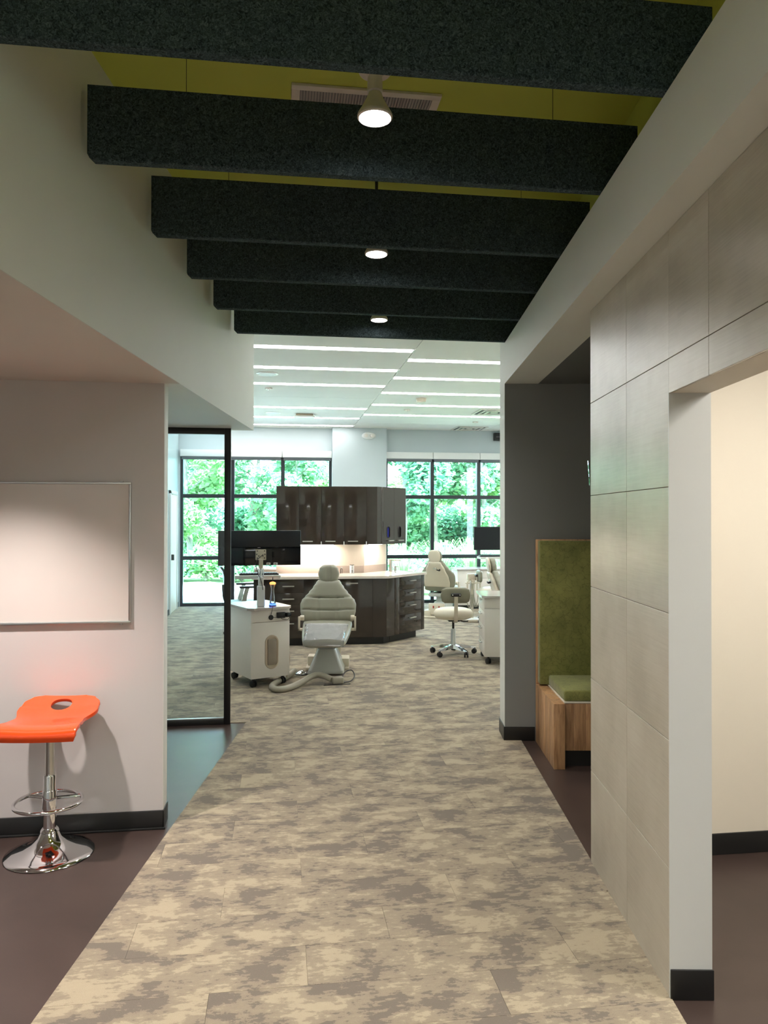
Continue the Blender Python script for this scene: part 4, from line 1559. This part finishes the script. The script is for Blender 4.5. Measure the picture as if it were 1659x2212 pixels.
# second monitor at the right
stand2 = dup(stand1, (3.40, 10.86, CT + .772), math.radians(180), 'white monitor stand at the right, cut off by the wall end')
for o in stand2.children:
    if o.name.startswith('keyboard_tray'):
        o.location = (.28, -.2, 0)
mon2 = dup(mon1, (3.225, 10.83, 1.178), math.radians(180), 'black monitor before the right window, cut off by the wall end')
t = thing('keyboard', 'dark keyboard on the tray under the right monitor', 'keyboard', (3.08, 10.88, CT + .772 + .300))
MB().box(-.16, .16, -.06, .06, 0, .018, .004).build('case', NAVYPL, t)
m = MB()
for i in range(12):
    for j in range(4):
        m.box(-.15 + i * .0255, -.15 + i * .0255 + .021, -.055 + j * .028, -.055 + j * .028 + .023, .018, .024)
m.build('keys', BLKPL, t)['kind'] = 'stuff'

# ---------------------------------------------------------------- operator stools and desk chair
def make_stool(label):
    """back of the stool towards -y"""
    t = thing('operator_stool', label, 'stool', (0, 0, 0), group='operator stools')
    for k in range(5):
        a = 2 * PI * k / 5 + math.radians(-62)
        R_ = Matrix.Rotation(a, 4, 'Z')
        m = MB()
        m.rings([[(x, y_, z) for y_, z in ((-w, z0), (w, z0), (w * .6, z1), (-w * .6, z1))] for x, w, z0, z1 in
                 ((.02, .026, .075, .125), (.10, .024, .072, .115), (.20, .020, .070, .098), (.265, .016, .068, .084), (.285, .012, .07, .08))], M=R_)
        lg = m.build('leg', CHROME, t)
        p = R_ @ Vector((.265, 0, 0))
        caster(lg, p.x, p.y, 'caster', .030, yaw=a + 1)
    MB().lathe([(.001, .07), (.035, .07), (.035, .13), (.028, .145), (.028, .30), (.024, .31), (.001, .31)], 24).build('column', STEEL, t)
    MB().lathe([(.001, .30), (.014, .30), (.014, .415), (.001, .415)], 16).build('gas_piston', BLKPL, t)
    MB().box(-.07, .07, -.10, .08, .405, .432, .008).build('mechanism', BLKPL, t)
    MB().tube(smooth_path([(.06, -.02, .415), (.11, -.06, .405), (.17, -.08, .408)]), .008, 10).build('lever', BLKPL, t)
    MB().lathe([(.001, .432), (.18, .432), (.215, .445), (.235, .475), (.236, .51), (.215, .54), (.16, .556), (.001, .560)], 48).build('seat', STOOLV, t, 60)
    m = MB()
    m.rings([[(x, y_ + dy, z) for x, dy in ((-.022, -.005), (.022, -.005), (.022, .005), (-.022, .005))] for y_, z in
             ((-.10, .412), (-.19, .408), (-.245, .425), (-.262, .47), (-.262, .72), (-.258, .76))])
    m.build('back_support', SHELL, t)
    vs = [.5 - .5 * math.cos(PI * j / 22) for j in range(23)]
    pillow(30, vs, lambda v: interp([(0, .13), (.15, .165), (.5, .178), (.85, .165), (1, .12)], v),
           lambda v: (-.225, .640 + .185 * v, -1, .05), lambda u, v: .03 + .0 * u, lambda u, v: .035, None, 4).build('backrest', OLIVEV, t, 70)
    br = MB().box(-.060, .060, -.290, -.245, .722, .762, .012, 3).build('back_bracket', BLKPL, t)
    for s in (-1, 1):
        MB().lathe([(.001, 0), (.007, 0), (.006, .003), (.001, .004)], 12, M=Matrix.Translation((s * .042, -.290, .742)) @ Matrix.Rotation(PI / 2, 4, 'X')).build('screw', CHROME, br)
    return t


s1 = make_stool('ivory operator stool seen from behind on a chrome five-star base, beside the white cart')
s1.location = (2.075, 8.93, CT)
s1.rotation_euler = (0, 0, math.radians(-6))
dup(s1, (3.33, 11.55, CT), math.radians(-95), 'operator stool turned sideways far back, grey backrest before the drawer unit')

t = thing('office_chair', 'dark office chair with armrests behind the glass panel frame', 'chair', (-.50, 10.95, CT), math.radians(8))
for k in range(5):
    a = 2 * PI * k / 5 + .35 + PI
    R_ = Matrix.Rotation(a, 4, 'Z')
    m = MB()
    m.rings([[(x, y_, z) for y_, z in ((-w, z0), (w, z0), (w * .6, z1), (-w * .6, z1))] for x, w, z0, z1 in
             ((.02, .026, .09, .14), (.15, .022, .08, .115), (.29, .016, .068, .09), (.31, .012, .07, .082))], M=R_)
    lg = m.build('leg', STEEL, t)
    p = R_ @ Vector((.29, 0, 0))
    caster(lg, p.x, p.y, 'caster', .030, yaw=a + 1)
MB().lathe([(.001, .08), (.03, .08), (.03, .28), (.02, .29), (.02, .42), (.001, .42)], 20).build('column', BLKPL, t)
MB().box(-.25, .22, -.24, .24, .39, .46, .035, 4).build('seat', NAVYPL, t)
m = MB()
m.rings([[(x, y_, z) for y_ in (-.20, .20) for x in ((x0, x0 + .035) if y_ < 0 else (x0 + .035, x0))] for x0, z in ((-.25, .56), (-.285, .66), (-.29, .78), (-.32, .90), (-.36, .96))])
m.build('backrest', NAVYPL, t)
MB().tube(smooth_path([(-.1, 0, .43), (-.24, 0, .44), (-.285, 0, .52), (-.30, 0, .70)]), .022, 12).build('back_support', BLKPL, t)
for s in (-1, 1):
    ar = MB()
    ar.rings([[(x, s * .28 + d, z) for x, d in ((x0, -.016), (x0 + w, -.016), (x0 + w, .016), (x0, .016))] for x0, w, z in ((-.08, .07, .45), (-.05, .06, .56), (-.02, .06, .665))])
    ar.box(-.12, -.06, s * .23 - .03 * s, s * .30, .44, .462)
    a_ = ar.build('armrest', STEEL, t)
    MB().box(-.10, .17, s * .28 - .042, s * .28 + .042, .665, .695, .012, 3).build('arm_pad', BLKPL, a_)

# drawer unit along the right window and instrument stand
t = thing('drawer_unit', 'low white drawer unit with grey top before the right window', 'cabinet', (3.95, 13.3, CT))
MB().box(-.78, .78, .02, .50, .07, .70).build('body', CARTW, t)
MB().box(-.80, .80, -.02, .52, .70, .728, .003).build('top', CARTTOP, t)
MB().box(-.76, .76, .06, .48, 0, .07).build('plinth', RUBBER, t)
MB().box(-.78, -.365, 0, .02, .072, .698, .002).build('door', CARTW, t)
for x0, x1 in ((-.36, .20), (.205, .78)):
    for a, b in ((.55, .698), (.36, .547), (.215, .357), (.072, .212)):
        d = MB().box(x0, x1, 0, .02, a, b, .002).build('drawer', CARTW, t)
        handle_bar(d, (x0 + x1) / 2, b - .07, 0, .2)
t = thing('instrument_stand', 'beige stand holding a row of hanging handpieces before the drawer unit', 'instrument stand', (3.05, 11.75, CT))
MB().box(-.16, .16, -.16, .16, 0, .05, .015).build('base', SHELL, t)
MB().tube([(0, .05, .05), (0, .05, .60)], .022, 14).build('post', SHELL, t)
MB().box(-.085, .085, -.02, .06, .65, .755, .012).build('control_head', SHELL, t)
m = MB()
m.box(-.13, .13, -.07, -.02, .60, .625, .006)
m.box(-.08, -.065, -.05, .02, .61, .70, .004)
m.box(.065, .08, -.05, .02, .61, .70, .004)
m.box(-.03, .03, -.03, .06, .59, .66, .006)
m.build('holder_bar', SHELL, t)
for k in range(5):
    x = -.105 + .0525 * k
    h = MB().lathe([(.001, .505), (.008, .505), (.013, .53), (.014, .60), (.010, .632), (.005, .645), (.001, .647)], 14, c=(x, -.062, 0)).build('handpiece', STEEL if k % 2 else SHELL, t)
    MB().tube(smooth_path([(x, -.062, .508), (x + .01 * (k - 2), -.075, .38), (x * .8, -.07, .22 + .02 * k), (x * .5, -.02, .24), (x * .2, .03, .42)]), .007, 8).build('hose', HOSE, h)
# arm tray behind the stool
# ---------------------------------------------------------------- outside
struct(MB().box(-14, 18, 14.75, 19.4, -.16, -.02).build('ground', CONC), 'pale concrete path outside the windows')
gm = MB()
P = []
for i in range(41):
    rowp = []
    for j in range(31):
        x = -40 + 90 * i / 40
        yy = 19.3 + 46 * (j / 30) ** 1.4
        z = -.05 + .04 * math.sin(x * 1.7) * math.cos(yy * 1.3) + .02 * max(0, yy - 20)
        rowp.append((x, yy, z))
    P.append(rowp)
gm.grid(P)
g1 = struct(gm.build('ground', MULCH), 'leafy woodland ground behind the path')
struct(MB().box(1.8, 18, 16.0, 18.6, -.02, .03).build('ground', MULCH), 'planting bed with tall grasses outside the right window')


def leaves(name, parent, blobs, n, size, m, seed):
    """n folded leaf blades scattered over ellipsoid clumps (cx, cy, cz, rx, ry, rz)"""
    r = np.random.default_rng(seed)
    B = np.array(blobs, dtype=float)
    w = (B[:, 3] * B[:, 4] * B[:, 5]) ** .67
    idx = r.choice(len(B), n, p=w / w.sum())
    d = r.normal(size=(n, 3))
    d /= np.linalg.norm(d, axis=1)[:, None]
    rad = r.random(n) ** .42
    c = B[idx, :3] + d * rad[:, None] * B[idx, 3:]
    a = r.normal(size=(n, 3))
    a[:, 2] *= .5
    a /= np.linalg.norm(a, axis=1)[:, None]
    nn = d * .6 + np.array([0, 0, .8]) + r.normal(size=(n, 3)) * .6
    b = np.cross(nn, a)
    b /= np.linalg.norm(b, axis=1)[:, None]
    nrm = np.cross(a, b)
    s = size * (.6 + .8 * r.random(n))[:, None]
    v = np.stack([c - a * s * .5, c + b * s * .30 + nrm * s * .10, c + a * s * .6 - nrm * s * .08, c - b * s * .30 + nrm * s * .10], 1).reshape(-1, 3)
    me = bpy.data.meshes.new(name)
    me.vertices.add(4 * n)
    me.vertices.foreach_set('co', v.ravel())
    q = np.arange(n) * 4
    tri = np.stack([q, q + 1, q + 2, q, q + 2, q + 3], 1).reshape(-1)
    me.loops.add(6 * n)
    me.loops.foreach_set('vertex_index', tri)
    me.polygons.add(2 * n)
    me.polygons.foreach_set('loop_start', np.arange(2 * n) * 3)
    me.polygons.foreach_set('loop_total', np.full(2 * n, 3))
    me.update()
    me.validate()
    me.materials.append(m)
    o = bpy.data.objects.new(name, me)
    COL.objects.link(o)
    o.parent = parent
    o['kind'] = 'stuff'
    return o


def tree(label, x, y, h, spread, n, m, seed, lean=0.0, low=1.2, size=.19):
    r = random.Random(seed)
    t = thing('leafy_tree', label, 'tree', (x, y, .02 * max(0, y - 20) - .05), group='trees behind the path')
    tr = MB()
    top = Vector((lean * h, 0, h * .86))
    tr.tube(smooth_path([(0, 0, -.1), (lean * .3 * h + r.uniform(-.1, .1), 0, h * .3), (lean * .6 * h + r.uniform(-.15, .15), .05, h * .6), top]), [.11 - .09 * k / 18 for k in range(19)], 9)
    blobs = []
    for k in range(13):
        zz = low + (h - low) * (k + .5) / 13
        f_ = .55 + .45 * math.sin(PI * min(1, (zz - low + .4) / (h - low + .4)) * .92)
        a = r.uniform(0, 2 * PI)
        rad = spread * f_ * r.uniform(.35, .75)
        bx, by = lean * zz + rad * math.cos(a), rad * math.sin(a)
        rr_ = spread * r.uniform(.34, .55) * f_
        blobs.append((bx, by, zz, rr_, rr_, rr_ * .72))
        p0 = (lean * zz * .8, 0, max(.5, zz - .5))
        tr.tube([p0, ((p0[0] + bx) / 2, by / 2, zz - .15), (bx, by, zz)], [.035, .022, .008], 6)
    tr.build('trunk', BARK, t)
    leaves('foliage', t, blobs, n, size, m, seed)
    return t


TR = [
    ('tall mid green tree at the far left of the left window', -4.3, 24.5, 6.6, 1.7, 5200, LEAF_A, .02),
    ('yellow green tree left of the glass panel upright', -2.55, 22.4, 5.0, 1.35, 4800, LEAF_B, -.03),
    ('deep green pointed tree behind the left window, above the far monitor', -2.9, 28.0, 7.6, 1.6, 4200, LEAF_C, .0),
    ('pale loose tree right of the glass panel upright', -.9, 25.0, 5.8, 1.5, 3600, LEAF_A, .04),
    ('slim young tree behind the left window beside the column', 1.6, 27.5, 6.0, 1.3, 2600, LEAF_B, -.02),
    ('low bushy tree behind the upper cabinets', .4, 23.0, 4.4, 1.3, 3600, LEAF_A, .03),
    ('dense deep green tree at the left of the right window', 3.75, 23.2, 6.6, 1.55, 6800, LEAF_C, .02),
    ('forked mid green tree behind the first mullion of the right window', 5.15, 24.6, 6.4, 1.5, 6000, LEAF_A, -.03),
    ('broad mid green tree in the middle of the right window', 6.3, 23.0, 6.0, 1.45, 6500, LEAF_A, .02),
    ('yellow green tree above the right monitor', 7.7, 24.8, 6.2, 1.5, 5600, LEAF_B, -.02),
    ('deep green tree at the right edge of the right window', 8.9, 23.5, 6.6, 1.6, 5200, LEAF_C, .0),
    ('tall far tree behind the forked tree', 5.6, 30.5, 8.4, 1.9, 4600, LEAF_B, .01),
    ('tall far tree behind the broad middle tree', 8.4, 31.5, 8.6, 2.0, 4600, LEAF_A, .0),
    ('faint far tree behind the left window', -5.6, 31.0, 8.2, 2.0, 3600, LEAF_A, .0),
    ('faint far tree straight behind the white column', 2.9, 31.0, 7.8, 1.9, 3600, LEAF_B, .0),
]
for k, (lb, x, yy, h, sp, n, m_, ln) in enumerate(TR):
    tree(lb, x, yy, h, sp, n, m_, 40 + k, ln, .9 if k not in (7, 8) else 1.5)
SH = [(-3.9, 20.6, .85, LEAF_B, 'yellow green shrub at the far left behind the path'), (-2.9, 20.4, .8, LEAF_A, 'mid green shrub behind the path, second from the left'),
      (-1.95, 20.5, .9, LEAF_B, 'rounded shrub behind the path, left of the glass panel upright'), (-1.0, 20.4, .85, LEAF_A, 'mid green shrub behind the path under the far monitor'),
      (0.0, 20.6, .9, LEAF_C, 'deep green shrub behind the path, by the keyboard tray'), (1.0, 20.7, .8, LEAF_A, 'mid green shrub hidden behind the island'),
      (3.3, 20.2, 1.0, LEAF_A, 'mid green shrub behind the faucet'), (4.4, 20.4, 1.05, LEAF_C, 'deep green shrub left of the far treatment chair headrest'),
      (5.5, 20.2, .95, LEAF_A, 'mid green shrub right of the far treatment chair headrest'), (6.6, 20.5, 1.05, LEAF_B, 'yellow green shrub under the right monitor'),
      (7.7, 20.3, 1.0, LEAF_A, 'mid green shrub at the right end of the right window')]
for k, (x, yy, h, m_, lb) in enumerate(SH):
    r = random.Random(90 + k)
    t = thing('leafy_shrub', lb, 'shrub', (x, yy, -.04), group='shrubs behind the path')
    blobs = [(r.uniform(-.4, .4), r.uniform(-.3, .3), h * r.uniform(.3, .75), .38, .35, .3) for _ in range(7)]
    st_ = MB()
    for b in blobs:
        st_.tube([(0, 0, 0), (b[0] * .5, b[1] * .5, b[2] * .5), b[:3]], [.018, .012, .005], 5)
    st_.build('stem', BARK, t)
    leaves('foliage', t, blobs, 1500, .13, m_, 200 + k)
r0 = random.Random(77)
for k in range(14):
    x, yy = -6.5 + 1.25 * k + r0.uniform(-.25, .25), 26.2 + r0.uniform(-.8, 1.6)
    h = r0.uniform(2.0, 3.0)
    m_ = (LEAF_A, LEAF_C, LEAF_B)[k % 3]
    t = thing('understory_bush', 'leafy bush of the thicket between the trees behind the path', 'bush', (x, yy, .07), group='thicket between the trees')
    blobs = [(r0.uniform(-.5, .5), r0.uniform(-.4, .4), h * r0.uniform(.15, .85), .62, .5, .5) for _ in range(9)]
    st_ = MB()
    for b in blobs:
        st_.tube([(0, 0, 0), (b[0] * .5, b[1] * .5, b[2] * .5), b[:3]], [.03, .02, .006], 5)
    st_.build('stem', BARK, t)
    leaves('foliage', t, blobs, 2400, .17, m_, 500 + k)
GR = [(2.75, 17.0, .95, 'tall ornamental grass behind the faucet'), (3.65, 16.9, 1.0, 'tall ornamental grass left of the far treatment chair'),
      (4.45, 17.2, 1.05, 'tall ornamental grass just right of the far treatment chair'), (5.15, 16.9, .95, 'tall ornamental grass above the drawer unit'),
      (5.9, 17.2, 1.0, 'tall ornamental grass at the right end of the window')]
for k, (x, yy, h, lb) in enumerate(GR):
    r = random.Random(300 + k)
    t = thing('ornamental_grass', lb, 'grass', (x, yy, .02), group='grasses outside the right window')
    m = MB()
    for _ in range(170):
        a = r.uniform(0, 2 * PI)
        L = h * r.uniform(.7, 1.25)
        out = r.uniform(.15, .75)
        d = Vector((math.cos(a), math.sin(a), 0))
        s_ = Vector((-math.sin(a), math.cos(a), 0)) * .008
        b0 = d * r.uniform(0, .09)
        p = [b0, b0 + d * out * .25 + Vector((0, 0, L * .6)), b0 + d * out * .65 + Vector((0, 0, L * .92)), b0 + d * out + Vector((0, 0, L * (.98 - .35 * out)))]
        vs = []
        for i, q_ in enumerate(p[:3]):
            vs += [q_ - s_ * (1 - .2 * i), q_ + s_ * (1 - .2 * i)]
        vs.append(p[3])
        m.add(vs, [(0, 1, 3, 2), (2, 3, 5, 4), (4, 5, 6)])
    o = m.build('blades', LEAF_B, t)
    o['kind'] = 'stuff'

# sky light enters through the glazing
for x0, x1 in ((-1.84, .973), (2.003, 6.42)):
    pd = bpy.data.lights.new('window_portal', 'AREA')
    pd.shape = 'RECTANGLE'
    pd.size = x1 - x0
    pd.size_y = 2.75
    pd.cycles.is_portal = True
    po = bpy.data.objects.new('window_portal', pd)
    COL.objects.link(po)
    po.location = ((x0 + x1) / 2, YB + .2, 1.4)
    po.rotation_euler = (-PI / 2, 0, 0)
